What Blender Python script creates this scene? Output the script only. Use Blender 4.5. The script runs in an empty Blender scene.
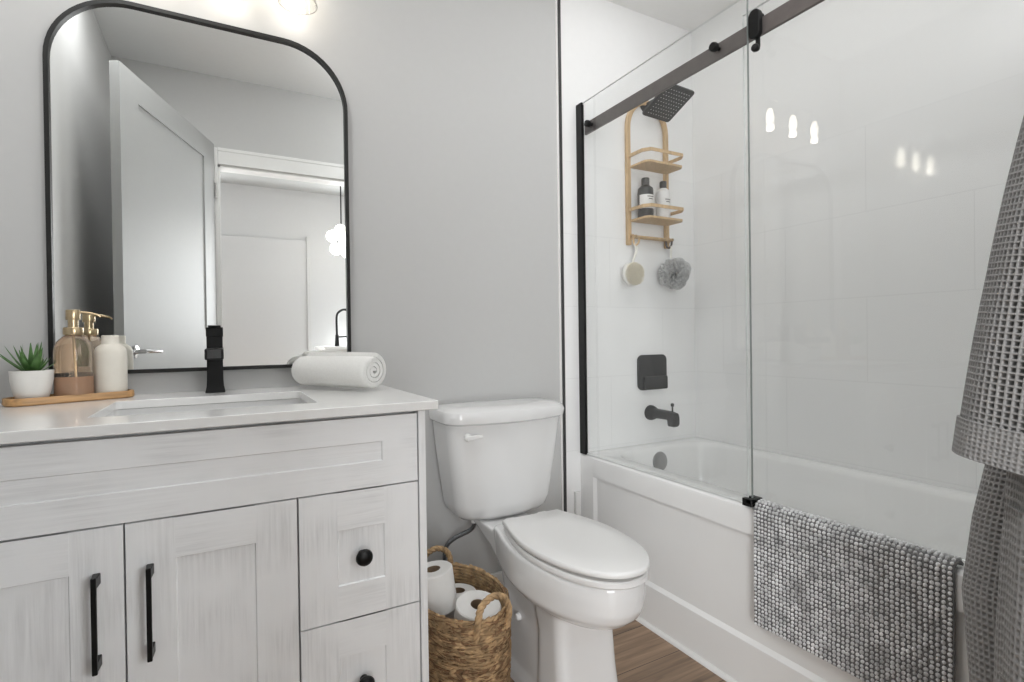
import bpy, bmesh, math, random
import numpy as np
from mathutils import Vector, Matrix
random.seed(7); np.random.seed(7)
PI = math.pi
sc = bpy.context.scene
COL = sc.collection

# ------------------------------------------------------------------ camera, world, lights, exposure
CAM_Z = 1.012
F_PX = 529.696; YAW = math.radians(28.6057); PITCH = math.radians(-0.4093); ROLL = math.radians(-0.7715)
def make_camera():
    cy, sy = math.cos(YAW), math.sin(YAW)
    fw = Vector((sy, cy, 0)); ri = Vector((cy, -sy, 0)); up = Vector((0, 0, 1))
    fw2 = fw*math.cos(PITCH) + up*math.sin(PITCH); up2 = -fw*math.sin(PITCH) + up*math.cos(PITCH)
    r3 = ri*math.cos(ROLL) + up2*math.sin(ROLL); u3 = -ri*math.sin(ROLL) + up2*math.cos(ROLL)
    cam = bpy.data.cameras.new('camera'); o = bpy.data.objects.new('camera', cam); COL.objects.link(o)
    b = -fw2
    o.matrix_world = Matrix(((r3.x, u3.x, b.x, 0), (r3.y, u3.y, b.y, -1.79), (r3.z, u3.z, b.z, CAM_Z), (0, 0, 0, 1)))
    cam.sensor_width = 36; cam.lens = F_PX*36/1024; cam.clip_start = 0.02
    sc.camera = o
make_camera()
w = bpy.data.worlds.new('world'); sc.world = w; w.use_nodes = True
w.node_tree.nodes['Background'].inputs[0].default_value = (0.9, 0.95, 1, 1)
w.node_tree.nodes['Background'].inputs[1].default_value = 0.3
sc.view_settings.view_transform = 'Standard'; sc.view_settings.look = 'None'
sc.view_settings.gamma = 1; sc.view_settings.use_curve_mapping = False
sc.view_settings.exposure = 0.0
sc.cycles.max_bounces = 12; sc.cycles.transparent_max_bounces = 24; sc.cycles.diffuse_bounces = 6
sc.cycles.glossy_bounces = 6; sc.cycles.sample_clamp_indirect = 8
def area_light(name, loc, sx, sy, power, color, rot=(0, 0, 0), disk=False):
    l = bpy.data.lights.new(name, 'AREA'); l.energy = power; l.color = color
    l.shape = 'DISK' if disk else 'RECTANGLE'; l.size = sx
    if not disk: l.size_y = sy
    o = bpy.data.objects.new(name, l); o.location = loc; o.rotation_euler = rot; COL.objects.link(o); return o
def point_light(name, loc, power, color, radius):
    l = bpy.data.lights.new(name, 'POINT'); l.energy = power; l.color = color; l.shadow_soft_size = radius
    o = bpy.data.objects.new(name, l); o.location = loc; COL.objects.link(o); return o
WARM = (1.0, 0.91, 0.80); NEUT = (0.985, 0.99, 1.0)
point_light('added_room_fill', (0.90, -1.20, 2.36), 7.5, NEUT, 0.14)  # fill light added out of view to brighten the room's front surfaces
area_light('added_vanity_fill', (-0.28, -0.82, 2.575), 0.22, 0, 8, NEUT, disk=True)  # added fill for the left wall and counter, not a fixture
area_light('added_shower_fill', (1.40, -0.85, 2.43), 0.25, 1.2, 2.5, NEUT)  # extra fill put above the tub to lift the tiles
area_light('added_hall_fill', (0.35, -2.75, 2.50), 1.2, 0.6, 0.8, NEUT)  # overhead fill added in the hall, outside the mirror's view
area_light('added_doorway_fill_left', (-0.80, -3.93, 1.25), 1.3, 1.9, 92, (0.96, 0.98, 1.0), rot=(PI/2, 0, 0))  # unseen panel added to send frontal light through the doorway at toilet and tub
area_light('added_doorway_fill_right', (1.80, -3.93, 1.25), 1.3, 1.9, 92, (0.96, 0.98, 1.0), rot=(PI/2, 0, 0))  # second added panel, no window here, throws frontal light at the vanity

# ------------------------------------------------------------------ materials
def new_mat(name):
    m = bpy.data.materials.new(name); m.use_nodes = True
    nt = m.node_tree; p = nt.nodes['Principled BSDF']; return m, nt, p
def plain(name, col, rough=0.5, metal=0.0, noise=0.0, nscale=40, bump=0.0, bscale=200, coat=0.0, spec=0.5, stretch=None):
    """procedural principled: base colour with a faint noise variation and optional bump"""
    m, nt, p = new_mat(name)
    p.inputs['Roughness'].default_value = rough; p.inputs['Metallic'].default_value = metal
    p.inputs['Specular IOR Level'].default_value = spec
    if coat: p.inputs['Coat Weight'].default_value = coat; p.inputs['Coat Roughness'].default_value = 0.05
    tc = nt.nodes.new('ShaderNodeTexCoord'); mp = nt.nodes.new('ShaderNodeMapping')
    nt.links.new(tc.outputs['Object'], mp.inputs[0])
    if stretch: mp.inputs['Scale'].default_value = stretch
    n = nt.nodes.new('ShaderNodeTexNoise'); n.inputs['Scale'].default_value = nscale; n.inputs['Detail'].default_value = 4
    nt.links.new(mp.outputs[0], n.inputs['Vector'])
    mr = nt.nodes.new('ShaderNodeMapRange'); mr.inputs[1].default_value = 0.3; mr.inputs[2].default_value = 0.7
    mr.inputs[3].default_value = 1-noise; mr.inputs[4].default_value = 1+noise*0.4
    nt.links.new(n.outputs[0], mr.inputs[0])
    mx = nt.nodes.new('ShaderNodeVectorMath'); mx.operation = 'SCALE'; mx.inputs[0].default_value = col[:3]
    nt.links.new(mr.outputs[0], mx.inputs['Scale']); nt.links.new(mx.outputs[0], p.inputs['Base Color'])
    if bump:
        n2 = nt.nodes.new('ShaderNodeTexNoise'); n2.inputs['Scale'].default_value = bscale; n2.inputs['Detail'].default_value = 3
        nt.links.new(mp.outputs[0], n2.inputs['Vector'])
        b = nt.nodes.new('ShaderNodeBump'); b.inputs['Strength'].default_value = bump; b.inputs['Distance'].default_value = 0.002
        nt.links.new(n2.outputs[0], b.inputs['Height']); nt.links.new(b.outputs[0], p.inputs['Normal'])
    return m
def emit(name, col, strength):
    m, nt, p = new_mat(name); p.inputs['Base Color'].default_value = (*col, 1)
    p.inputs['Emission Color'].default_value = (*col, 1); p.inputs['Emission Strength'].default_value = strength
    return m
def thin_glass(name, tint=(0.985, 0.992, 0.988), refl=1.0, ior=1.5, edge=None):
    """a pane: clear transmission plus a Fresnel mirror reflection on the outward faces"""
    m = bpy.data.materials.new(name); m.use_nodes = True; nt = m.node_tree; nt.nodes.clear()
    out = nt.nodes.new('ShaderNodeOutputMaterial'); mix = nt.nodes.new('ShaderNodeMixShader')
    tr = nt.nodes.new('ShaderNodeBsdfTransparent'); tr.inputs[0].default_value = (*tint, 1)
    gl = nt.nodes.new('ShaderNodeBsdfGlossy'); gl.inputs['Roughness'].default_value = 0.0
    fr = nt.nodes.new('ShaderNodeFresnel'); fr.inputs[0].default_value = ior
    geo = nt.nodes.new('ShaderNodeNewGeometry')
    inv = nt.nodes.new('ShaderNodeMath'); inv.operation = 'SUBTRACT'; inv.inputs[0].default_value = 1
    nt.links.new(geo.outputs['Backfacing'], inv.inputs[1])
    mu = nt.nodes.new('ShaderNodeMath'); mu.operation = 'MULTIPLY'
    nt.links.new(fr.outputs[0], mu.inputs[0]); nt.links.new(inv.outputs[0], mu.inputs[1])
    m2 = nt.nodes.new('ShaderNodeMath'); m2.operation = 'MULTIPLY'; m2.inputs[1].default_value = refl; m2.use_clamp = True
    nt.links.new(mu.outputs[0], m2.inputs[0])
    nt.links.new(m2.outputs[0], mix.inputs[0]); nt.links.new(tr.outputs[0], mix.inputs[1]); nt.links.new(gl.outputs[0], mix.inputs[2])
    nt.links.new(mix.outputs[0], out.inputs[0]); return m
def wood_paint(name, col, along='Z', amt=0.10):
    """white paint brushed over timber: long fine streaks along one axis"""
    s = {'Z': (90, 90, 3.5), 'X': (3.5, 90, 90)}[along]
    m, nt, p = new_mat(name); p.inputs['Roughness'].default_value = 0.45
    tc = nt.nodes.new('ShaderNodeTexCoord'); mp = nt.nodes.new('ShaderNodeMapping'); mp.inputs['Scale'].default_value = s
    nt.links.new(tc.outputs['Object'], mp.inputs[0])
    n = nt.nodes.new('ShaderNodeTexNoise'); n.inputs['Scale'].default_value = 1.6; n.inputs['Detail'].default_value = 5
    n.inputs['Roughness'].default_value = 0.65
    nt.links.new(mp.outputs[0], n.inputs['Vector'])
    n2 = nt.nodes.new('ShaderNodeTexNoise'); n2.inputs['Scale'].default_value = 7
    nt.links.new(tc.outputs['Object'], n2.inputs['Vector'])
    r1 = nt.nodes.new('ShaderNodeMapRange'); r1.inputs[1].default_value = 0.35; r1.inputs[2].default_value = 0.66
    r1.inputs[3].default_value = 1-amt; r1.inputs[4].default_value = 1.02
    nt.links.new(n.outputs[0], r1.inputs[0])
    r2 = nt.nodes.new('ShaderNodeMapRange'); r2.inputs[1].default_value = 0.4; r2.inputs[2].default_value = 0.62
    nt.links.new(n2.outputs[0], r2.inputs[0])
    mixf = nt.nodes.new('ShaderNodeMix'); mixf.inputs[2].default_value = 1.0
    nt.links.new(r2.outputs[0], mixf.inputs[0]); nt.links.new(r1.outputs[0], mixf.inputs[3])
    sc_ = nt.nodes.new('ShaderNodeVectorMath'); sc_.operation = 'SCALE'; sc_.inputs[0].default_value = col
    nt.links.new(mixf.outputs[0], sc_.inputs['Scale']); nt.links.new(sc_.outputs[0], p.inputs['Base Color'])
    b = nt.nodes.new('ShaderNodeBump'); b.inputs['Strength'].default_value = 0.25; b.inputs['Distance'].default_value = 0.0008
    nt.links.new(n.outputs[0], b.inputs['Height']); nt.links.new(b.outputs[0], p.inputs['Normal'])
    return m
def tile_mat(name, axis):
    m, nt, p = new_mat(name)
    geo = nt.nodes.new('ShaderNodeNewGeometry'); sx = nt.nodes.new('ShaderNodeSeparateXYZ'); cx = nt.nodes.new('ShaderNodeCombineXYZ')
    nt.links.new(geo.outputs['Position'], sx.inputs[0])
    ad = nt.nodes.new('ShaderNodeMath'); ad.operation = 'ADD'; ad.inputs[1].default_value = 10*0.6 + (0.17 if axis == 'Y' else 0.05)
    nt.links.new(sx.outputs[axis], ad.inputs[0]); nt.links.new(ad.outputs[0], cx.inputs[0])
    az = nt.nodes.new('ShaderNodeMath'); az.operation = 'ADD'; az.inputs[1].default_value = 10*0.295 - 0.545
    nt.links.new(sx.outputs['Z'], az.inputs[0]); nt.links.new(az.outputs[0], cx.inputs[1])
    br = nt.nodes.new('ShaderNodeTexBrick'); br.inputs['Scale'].default_value = 1; br.inputs['Brick Width'].default_value = 0.6
    br.inputs['Row Height'].default_value = 0.295; br.inputs['Mortar Size'].default_value = 0.0013; br.inputs['Mortar Smooth'].default_value = 0.2
    br.inputs['Color1'].default_value = (0.87, 0.87, 0.865, 1); br.inputs['Color2'].default_value = (0.875, 0.875, 0.87, 1)
    br.inputs['Mortar'].default_value = (0.80, 0.80, 0.795, 1); br.offset = 0.5
    nt.links.new(cx.outputs[0], br.inputs[0]); nt.links.new(br.outputs['Color'], p.inputs['Base Color'])
    p.inputs['Roughness'].default_value = 0.05; p.inputs['Specular IOR Level'].default_value = 0.5
    n = nt.nodes.new('ShaderNodeTexNoise'); n.inputs['Scale'].default_value = 5
    b = nt.nodes.new('ShaderNodeBump'); b.inputs['Strength'].default_value = 0.02; b.inputs['Distance'].default_value = 0.01
    nt.links.new(geo.outputs['Position'], n.inputs['Vector'])
    nt.links.new(n.outputs[0], b.inputs['Height']); nt.links.new(b.outputs[0], p.inputs['Normal'])
    return m
def floor_mat(name):
    m, nt, p = new_mat(name)
    geo = nt.nodes.new('ShaderNodeNewGeometry')
    br = nt.nodes.new('ShaderNodeTexBrick'); br.inputs['Scale'].default_value = 1; br.inputs['Brick Width'].default_value = 1.2
    br.inputs['Row Height'].default_value = 0.17; br.inputs['Mortar Size'].default_value = 0.0012
    br.inputs['Color1'].default_value = (0.37, 0.25, 0.165, 1); br.inputs['Color2'].default_value = (0.28, 0.19, 0.125, 1)
    br.inputs['Mortar'].default_value = (0.06, 0.038, 0.025, 1)
    mp0 = nt.nodes.new('ShaderNodeMapping'); mp0.inputs['Location'].default_value = (5.3, 10*0.17+0.045, 0)
    nt.links.new(geo.outputs['Position'], mp0.inputs[0]); nt.links.new(mp0.outputs[0], br.inputs[0])
    mp = nt.nodes.new('ShaderNodeMapping'); mp.inputs['Scale'].default_value = (2.2, 34, 1)
    nt.links.new(geo.outputs['Position'], mp.inputs[0])
    n = nt.nodes.new('ShaderNodeTexNoise'); n.inputs['Scale'].default_value = 1.5; n.inputs['Detail'].default_value = 7; n.inputs['Distortion'].default_value = 0.8
    nt.links.new(mp.outputs[0], n.inputs['Vector'])
    r = nt.nodes.new('ShaderNodeMapRange'); r.inputs[1].default_value = 0.3; r.inputs[2].default_value = 0.75; r.inputs[3].default_value = 0.55; r.inputs[4].default_value = 1.3
    nt.links.new(n.outputs[0], r.inputs[0])
    s = nt.nodes.new('ShaderNodeVectorMath'); s.operation = 'SCALE'
    nt.links.new(br.outputs['Color'], s.inputs[0]); nt.links.new(r.outputs[0], s.inputs['Scale']); nt.links.new(s.outputs[0], p.inputs['Base Color'])
    p.inputs['Roughness'].default_value = 0.42
    b = nt.nodes.new('ShaderNodeBump'); b.inputs['Strength'].default_value = 0.15; b.inputs['Distance'].default_value = 0.001
    nt.links.new(n.outputs[0], b.inputs['Height']); nt.links.new(b.outputs[0], p.inputs['Normal'])
    return m

WALLC = (0.545, 0.545, 0.538)
M = {
 'wall': plain('wall_paint', WALLC, 0.55, noise=0.01, bump=0.02, bscale=500),
 'white': plain('white_wall_paint', (0.85, 0.85, 0.843), 0.5, noise=0.008),
 'ceil': plain('ceiling_paint', (0.88, 0.88, 0.872), 0.8, noise=0.01),
 'trim': plain('trim_paint', (0.80, 0.80, 0.785), 0.4, noise=0.01),
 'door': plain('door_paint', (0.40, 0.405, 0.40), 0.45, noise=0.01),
 'tile_y': tile_mat('wall_tile_long', 'Y'), 'tile_x': tile_mat('wall_tile_end', 'X'),
 'floor': floor_mat('plank_floor'),
 'tub': plain('tub_acrylic', (0.86, 0.86, 0.852), 0.16, noise=0.008, nscale=6, coat=0.3),
 'porc': plain('porcelain', (0.79, 0.79, 0.786), 0.10, noise=0.006, nscale=6, coat=0.4),
 'seat': plain('seat_plastic', (0.80, 0.797, 0.787), 0.28, noise=0.005, nscale=6),
 'quartz': plain('quartz_top', (0.81, 0.808, 0.795), 0.14, noise=0.02, nscale=25),
 'vz': wood_paint('vanity_paint_upright', (0.88, 0.888, 0.895), 'Z', 0.15), 'vx': wood_paint('vanity_paint_level', (0.88, 0.888, 0.895), 'X', 0.13),
 'black': plain('matte_black_metal', (0.012, 0.012, 0.012), 0.38, 0.6, noise=0.1),
 'dgrey': plain('dark_grey_metal', (0.06, 0.06, 0.06), 0.42, 0.5, noise=0.1),
 'bronze': plain('dark_bronze_metal', (0.135, 0.118, 0.112), 0.45, 0.3, noise=0.12),
 'frame': plain('mirror_frame_metal', (0.015, 0.015, 0.014), 0.45, 0.3, noise=0.1),
 'chrome': plain('chrome', (0.75, 0.75, 0.75), 0.12, 1.0, noise=0.02),
 'chromed': plain('satin_chrome', (0.42, 0.42, 0.42), 0.3, 1.0, noise=0.05), 'steel': plain('braided_steel', (0.25, 0.26, 0.27), 0.4, 0.8, noise=0.5, nscale=300),
 'brass': plain('brushed_brass', (0.60, 0.47, 0.30), 0.28, 1.0, noise=0.06, nscale=120),
 'glass': thin_glass('shower_glass', (0.990, 0.994, 0.992), 1.3), 'gedge': plain('glass_edge', (0.80, 0.82, 0.81), 0.3), 'shade': thin_glass('shade_glass', (0.94, 0.94, 0.93), 1.6), 'rim': plain('shade_rim', (0.35, 0.34, 0.32), 0.3),
 'bulb': emit('bulb_glow', (1.0, 0.93, 0.82), 14), 'globe': emit('globe_glow', (1.0, 0.97, 0.92), 6),
 'bamboo': plain('bamboo', (0.62, 0.44, 0.25), 0.5, noise=0.22, nscale=4, stretch=(30, 30, 3)),
 'bamboo_h': plain('bamboo_tray', (0.52, 0.30, 0.13), 0.45, noise=0.3, nscale=4, stretch=(3, 40, 40)),
 'white_cer': plain('white_ceramic', (0.80, 0.785, 0.75), 0.5, noise=0.03, nscale=30),
 'cream': plain('cream_ceramic', (0.78, 0.74, 0.66), 0.5, noise=0.03, nscale=30),
 'paper': plain('tissue_paper', (0.83, 0.82, 0.80), 0.9, noise=0.02, bump=0.2, bscale=300),
 'card': plain('cardboard', (0.24, 0.17, 0.11), 0.8, noise=0.1),
 'towel': plain('white_terry', (0.82, 0.815, 0.79), 0.95, noise=0.04, nscale=200, bump=0.6, bscale=500),
 'robe': plain('grey_waffle_cotton', (0.305, 0.30, 0.295), 0.95, noise=0.10, nscale=120, spec=0.2),
 'mat': plain('grey_chenille', (0.78, 0.78, 0.785), 0.95, noise=0.42, nscale=28, spec=0.15),
 'matb': plain('grey_mat_backing', (0.20, 0.20, 0.20), 0.95, noise=0.1, spec=0.15),
 'grass': plain('seagrass', (0.50, 0.335, 0.18), 0.75, noise=0.55, nscale=45),
 'grassd': plain('seagrass_dark', (0.27, 0.155, 0.08), 0.8, noise=0.45, nscale=45),
 'leaf': plain('succulent_leaf', (0.085, 0.20, 0.05), 0.45, noise=0.45, nscale=30),
 'soil': plain('soil', (0.04, 0.03, 0.025), 0.95, noise=0.4, nscale=200),
 'dark_bottle': plain('dark_bottle', (0.05, 0.048, 0.045), 0.35), 'white_bottle': plain('white_bottle', (0.76, 0.75, 0.74), 0.4),
 'label': plain('paper_label', (0.75, 0.74, 0.72), 0.6), 'ink': plain('label_ink', (0.03, 0.025, 0.02), 0.6),
 'loofah': plain('grey_mesh_net', (0.62, 0.62, 0.615), 0.8, noise=0.2, nscale=120),
 'brush': plain('cream_bristle', (0.80, 0.75, 0.63), 0.85, noise=0.12, nscale=200), 'cord': plain('white_cord', (0.8, 0.78, 0.72), 0.9),
 'gside': plain('glass_side', (0.22, 0.24, 0.23), 0.3), 'dark': plain('dark_gap', (0.02, 0.02, 0.02), 0.9), 'pale_strip': plain('white_strip', (0.85, 0.84, 0.82), 0.5),
 'far': plain('hall_paint', (0.56, 0.56, 0.56), 0.7, noise=0.01),
}
def amber():
    m, nt, p = new_mat('amber_glass')
    p.inputs['Base Color'].default_value = (0.78, 0.65, 0.52, 1); p.inputs['Transmission Weight'].default_value = 0.85
    p.inputs['Roughness'].default_value = 0.04; p.inputs['IOR'].default_value = 1.25; return m
def soap():
    m, nt, p = new_mat('pink_soap')
    p.inputs['Base Color'].default_value = (0.55, 0.33, 0.21, 1); p.inputs['Roughness'].default_value = 0.12
    p.inputs['Specular IOR Level'].default_value = 0.7; p.inputs['Coat Weight'].default_value = 0.6; return m
def mirror_mat():
    m = bpy.data.materials.new('mirror_silver'); m.use_nodes = True; nt = m.node_tree; nt.nodes.clear()
    o = nt.nodes.new('ShaderNodeOutputMaterial'); g = nt.nodes.new('ShaderNodeBsdfGlossy'); g.inputs['Roughness'].default_value = 0
    g.inputs['Color'].default_value = (0.90, 0.91, 0.90, 1); nt.links.new(g.outputs[0], o.inputs[0]); return m
M['amber'] = amber(); M['soap'] = soap(); M['mirror'] = mirror_mat()

# ------------------------------------------------------------------ mesh helpers
class MB:
    def __init__(s): s.v = []; s.f = []
    def add(s, vs, fs):
        o = len(s.v); s.v.extend([tuple(map(float, q)) for q in vs]); s.f.extend([tuple(i+o for i in q) for q in fs]); return s
    def box(s, x0, x1, y0, y1, z0, z1):
        x0, x1 = sorted((x0, x1)); y0, y1 = sorted((y0, y1)); z0, z1 = sorted((z0, z1))
        return s.add([(x0,y0,z0),(x1,y0,z0),(x1,y1,z0),(x0,y1,z0),(x0,y0,z1),(x1,y0,z1),(x1,y1,z1),(x0,y1,z1)],
              [(0,3,2,1),(4,5,6,7),(0,1,5,4),(1,2,6,5),(2,3,7,6),(3,0,4,7)])
    def loft(s, rings, cap0=True, cap1=True):
        n = len(rings[0]); vs = [p for r in rings for p in r]; fs = []
        for i in range(len(rings)-1):
            for j in range(n):
                a = i*n+j; b = i*n+(j+1) % n; fs.append((a, b, b+n, a+n))
        if cap0: fs.append(tuple(reversed(range(n))))
        if cap1: fs.append(tuple(range((len(rings)-1)*n, len(rings)*n)))
        return s.add(vs, fs)
    def tube(s, pts, r, n=10, closed=False):
        P = [Vector(p) for p in pts]; m = len(P); R = r if isinstance(r, (list, tuple)) else [r]*m
        T = []
        for i in range(m):
            a = P[(i-1) % m] if (closed or i > 0) else P[i]; b = P[(i+1) % m] if (closed or i < m-1) else P[i]
            T.append((b-a).normalized())
        u = T[0].orthogonal().normalized(); rings = []
        for i in range(m):
            u = (u - T[i]*u.dot(T[i])); u = u.normalized() if u.length > 1e-6 else T[i].orthogonal().normalized()
            v = T[i].cross(u)
            rings.append([P[i]+(u*math.cos(2*PI*k/n)+v*math.sin(2*PI*k/n))*R[i] for k in range(n)])
        if closed: rings.append(rings[0])
        return s.loft(rings, not closed, not closed)
    def lathe(s, prof, n=32, c=(0, 0, 0), axis=None, cap=True):
        Mx = Matrix.Identity(3)
        if axis is not None: Mx = Vector((0, 0, 1)).rotation_difference(Vector(axis).normalized()).to_matrix()
        rings = []
        for r, z in prof:
            rings.append([Vector(c)+Mx @ Vector((max(r, 1e-5)*math.cos(2*PI*k/n), max(r, 1e-5)*math.sin(2*PI*k/n), z)) for k in range(n)])
        return s.loft(rings, cap, cap)
    def ball(s, c, r, n=12, m=8, rot=None):
        rx, ry, rz = (r, r, r) if not isinstance(r, (tuple, list)) else r
        rings = []
        for i in range(m+1):
            a = -PI/2+PI*i/m; cr = max(math.cos(a), 1e-4)
            ring = [Vector((rx*cr*math.cos(2*PI*k/n), ry*cr*math.sin(2*PI*k/n), rz*math.sin(a))) for k in range(n)]
            rings.append([Vector(c)+(rot @ q if rot else q) for q in ring])
        return s.loft(rings, True, True)
    def prism(s, outline, fn, a, b):
        """outline of 2-D points; fn(p, t) gives the 3-D point at depth t"""
        return s.loft([[fn(p, a) for p in outline], [fn(p, b) for p in outline]])
    def build(s, name, mat, parent=None, bevel=0, seg=2, angle=35, sub=0, smooth=True):
        me = bpy.data.meshes.new(name); me.from_pydata(s.v, [], s.f); me.update()
        bm = bmesh.new(); bm.from_mesh(me); bmesh.ops.remove_doubles(bm, verts=bm.verts, dist=1e-6)
        bmesh.ops.recalc_face_normals(bm, faces=bm.faces); bm.to_mesh(me); bm.free()
        me.materials.append(mat)
        if smooth:
            me.shade_smooth(); me.set_sharp_from_angle(angle=math.radians(angle))
        o = bpy.data.objects.new(name, me); COL.objects.link(o)
        if parent: o.parent = parent
        if bevel:
            md = o.modifiers.new('bevel', 'BEVEL'); md.width = bevel; md.segments = seg; md.limit_method = 'ANGLE'; md.angle_limit = math.radians(40)
            md.harden_normals = True
        if sub:
            md = o.modifiers.new('sub', 'SUBSURF'); md.levels = sub; md.render_levels = sub
        return o
def rrect(x0, x1, y0, y1, r, n=6, rs=None):
    """rounded rectangle, CCW from the lower right corner; rs = radii (x1y0, x1y1, x0y1, x0y0)"""
    rs = rs or (r, r, r, r); out = []
    for (cx, cy, a0, rr) in ((x1-rs[0], y0+rs[0], -PI/2, rs[0]), (x1-rs[1], y1-rs[1], 0, rs[1]), (x0+rs[2], y1-rs[2], PI/2, rs[2]), (x0+rs[3], y0+rs[3], PI, rs[3])):
        for k in range(n+1):
            a = a0+PI/2*k/n; out.append((cx+rr*math.cos(a), cy+rr*math.sin(a)))
    return out
def slab_hole(mb, ox0, ox1, oy0, oy1, inner, z0, z1, n):
    """flat slab with a rounded hole; inner comes from rrect(n)"""
    oc = [(ox1, oy0), (ox1, oy1), (ox0, oy1), (ox0, oy0)]; outer = [oc[i] for i in range(4) for k in range(n+1)]
    N = len(inner)
    for z, flip in ((z1, False), (z0, True)):
        vs = [(p[0], p[1], z) for p in inner]+[(p[0], p[1], z) for p in oc]; fs = []
        for j in range(N):
            k = (j+1) % N; cj = j//(n+1); ck = k//(n+1)
            f = (j, N+cj, N+ck, k) if cj != ck else (j, N+cj, k)
            fs.append(tuple(reversed(f)) if flip else f)
        mb.add(vs, fs)
    mb.loft([[(p[0], p[1], z0) for p in inner], [(p[0], p[1], z1) for p in inner]], False, False)
    mb.loft([[(p[0], p[1], z0) for p in oc], [(p[0], p[1], z1) for p in oc]], False, False)
def spline(P, n):
    """Catmull-Rom through points"""
    P = [np.array(p, float) for p in P]; Q = [2*P[0]-P[1]]+P+[2*P[-1]-P[-2]]; out = []
    for i in range(1, len(Q)-2):
        for k in range(n):
            t = k/n; a, b, c, d = Q[i-1], Q[i], Q[i+1], Q[i+2]
            out.append(0.5*(2*b+(c-a)*t+(2*a-5*b+4*c-d)*t*t+(3*b-a-3*c+d)*t**3))
    out.append(P[-1]); return [tuple(q) for q in out]
def thing(name, label, cat, loc=(0, 0, 0), rotz=0, group=None):
    o = bpy.data.objects.new(name, None); COL.objects.link(o); o.empty_display_size = 0.05
    o.location = loc; o.rotation_euler = (0, 0, rotz); o['label'] = label; o['category'] = cat
    if group: o['group'] = group
    return o
def tag(o, label, cat, group=None):
    o['label'] = label; o['category'] = cat
    if group: o['group'] = group
    return o
def struct(name, mb, mat, parent=None, bevel=0, **k):
    o = mb.build(name, mat, parent, bevel=bevel, **k)
    if not parent: o['kind'] = 'structure'
    return o
def sbox(name, mat, x0, x1, y0, y1, z0, z1, parent=None, bevel=0):
    return struct(name, MB().box(x0, x1, y0, y1, z0, z1), mat, parent, bevel)

# ------------------------------------------------------------------ the room
XL, XR, YF = -0.515, 1.955, -1.84        # left wall, tiled right wall, door wall
ZC, ZS, ZH = 2.585, 2.436, 2.52         # room ceiling, lower ceiling over the tub, hall ceiling
DX0, DX1, DZ = -0.012, 0.765, 2.062      # doorway
sbox('floor', M['floor'], -1.6, 2.7, -4.2, 0.1, -0.06, 0)
sbox('wall_back', M['wall'], XL-0.1, XR+0.1, 0, 0.1, 0, 2.7)
sbox('wall_left', M['wall'], XL-0.1, XL, YF, 0, 0, 2.7)
sbox('wall_right', M['tile_y'], XR, XR+0.1, YF-0.1, 0, 0, 1.725)
sbox('wall_right_upper', M['white'], XR+0.0005, XR+0.1, YF-0.1, 0, 1.725, 2.7)
sbox('wall_shower', M['tile_x'], 1.212, XR, -0.009, 0, 0, 1.725)
sbox('wall_shower_upper', M['white'], 1.212, XR, -0.0085, 0, 1.725, ZS)
mb = MB().box(XL-0.1, DX0, YF-0.1, YF, 0, 2.7).box(DX1, XR, YF-0.1, YF, 0, 2.7).box(DX0, DX1, YF-0.1, YF, DZ, 2.7)
struct('wall_front', mb, M['wall'])
sbox('wall_tub_end', M['wall'], 1.09, XR, YF, -1.555, 0, ZS)
mb = MB().box(XL-0.1, 1.24, YF-0.1, 0, ZC, ZC+0.06); struct('ceiling', mb, M['ceil'])
mb = MB().box(1.24, XR+0.1, YF-0.1, 0, ZS, ZS+0.2); struct('ceiling_shower', mb, M['ceil'])
# door casing on the bathroom side
mb = MB().box(DX0-0.07, DX0, YF, YF+0.014, 0, DZ+0.095).box(DX1, DX1+0.07, YF, YF+0.014, 0, DZ+0.095).box(DX0, DX1, YF, YF+0.014, DZ, DZ+0.095)
mb.box(DX0, DX1, YF+0.0, YF+0.018, DZ+0.078, DZ+0.098)
struct('trim_1', mb, M['trim'], bevel=0.003)
mb = MB().box(DX0, DX0+0.012, YF-0.1, YF, 0, DZ).box(DX1-0.012, DX1, YF-0.1, YF, 0, DZ).box(DX0, DX1, YF-0.1, YF, DZ-0.012, DZ)
struct('trim_2', mb, M['trim'])
# baseboards
mb = MB().box(0.40, 1.205, -0.014, 0, 0, 0.125).box(0.40, 1.205, -0.018, 0, 0, 0.03); struct('baseboard_back', mb, M['trim'], bevel=0.003)
sbox('trim_3', M['trim'], 1.250, 1.274, -0.024, -0.009, 0, 0.378, bevel=0.003)
# thin dark strip between paint and tile, white strip on its left
sbox('trim_4', M['dgrey'], 1.2015, 1.2120, -0.013, 0, 0, ZS)
sbox('trim_5', M['pale_strip'], 1.1935, 1.2015, -0.006, 0, 0, ZS)
# hall seen in the mirror
sbox('wall_hall_left', M['far'], -1.6, -1.5, -4.0, YF-0.1, 0, 2.7)
sbox('wall_hall_right', M['far'], 2.6, 2.7, -4.0, YF-0.1, 0, 2.7)
sbox('wall_hall_far', M['far'], -1.6, 2.7, -4.1, -3.98, 0, 2.7)
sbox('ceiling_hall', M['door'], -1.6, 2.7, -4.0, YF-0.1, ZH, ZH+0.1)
mb = MB().box(-0.35, 0.755, -3.98, -3.955, 0, 2.02); struct('door_2', mb, M['far'], bevel=0.003)
sbox('trim_6', M['wall'], 0.755, 0.79, -3.98, -3.94, 0, 2.06, bevel=0.003)
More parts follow.
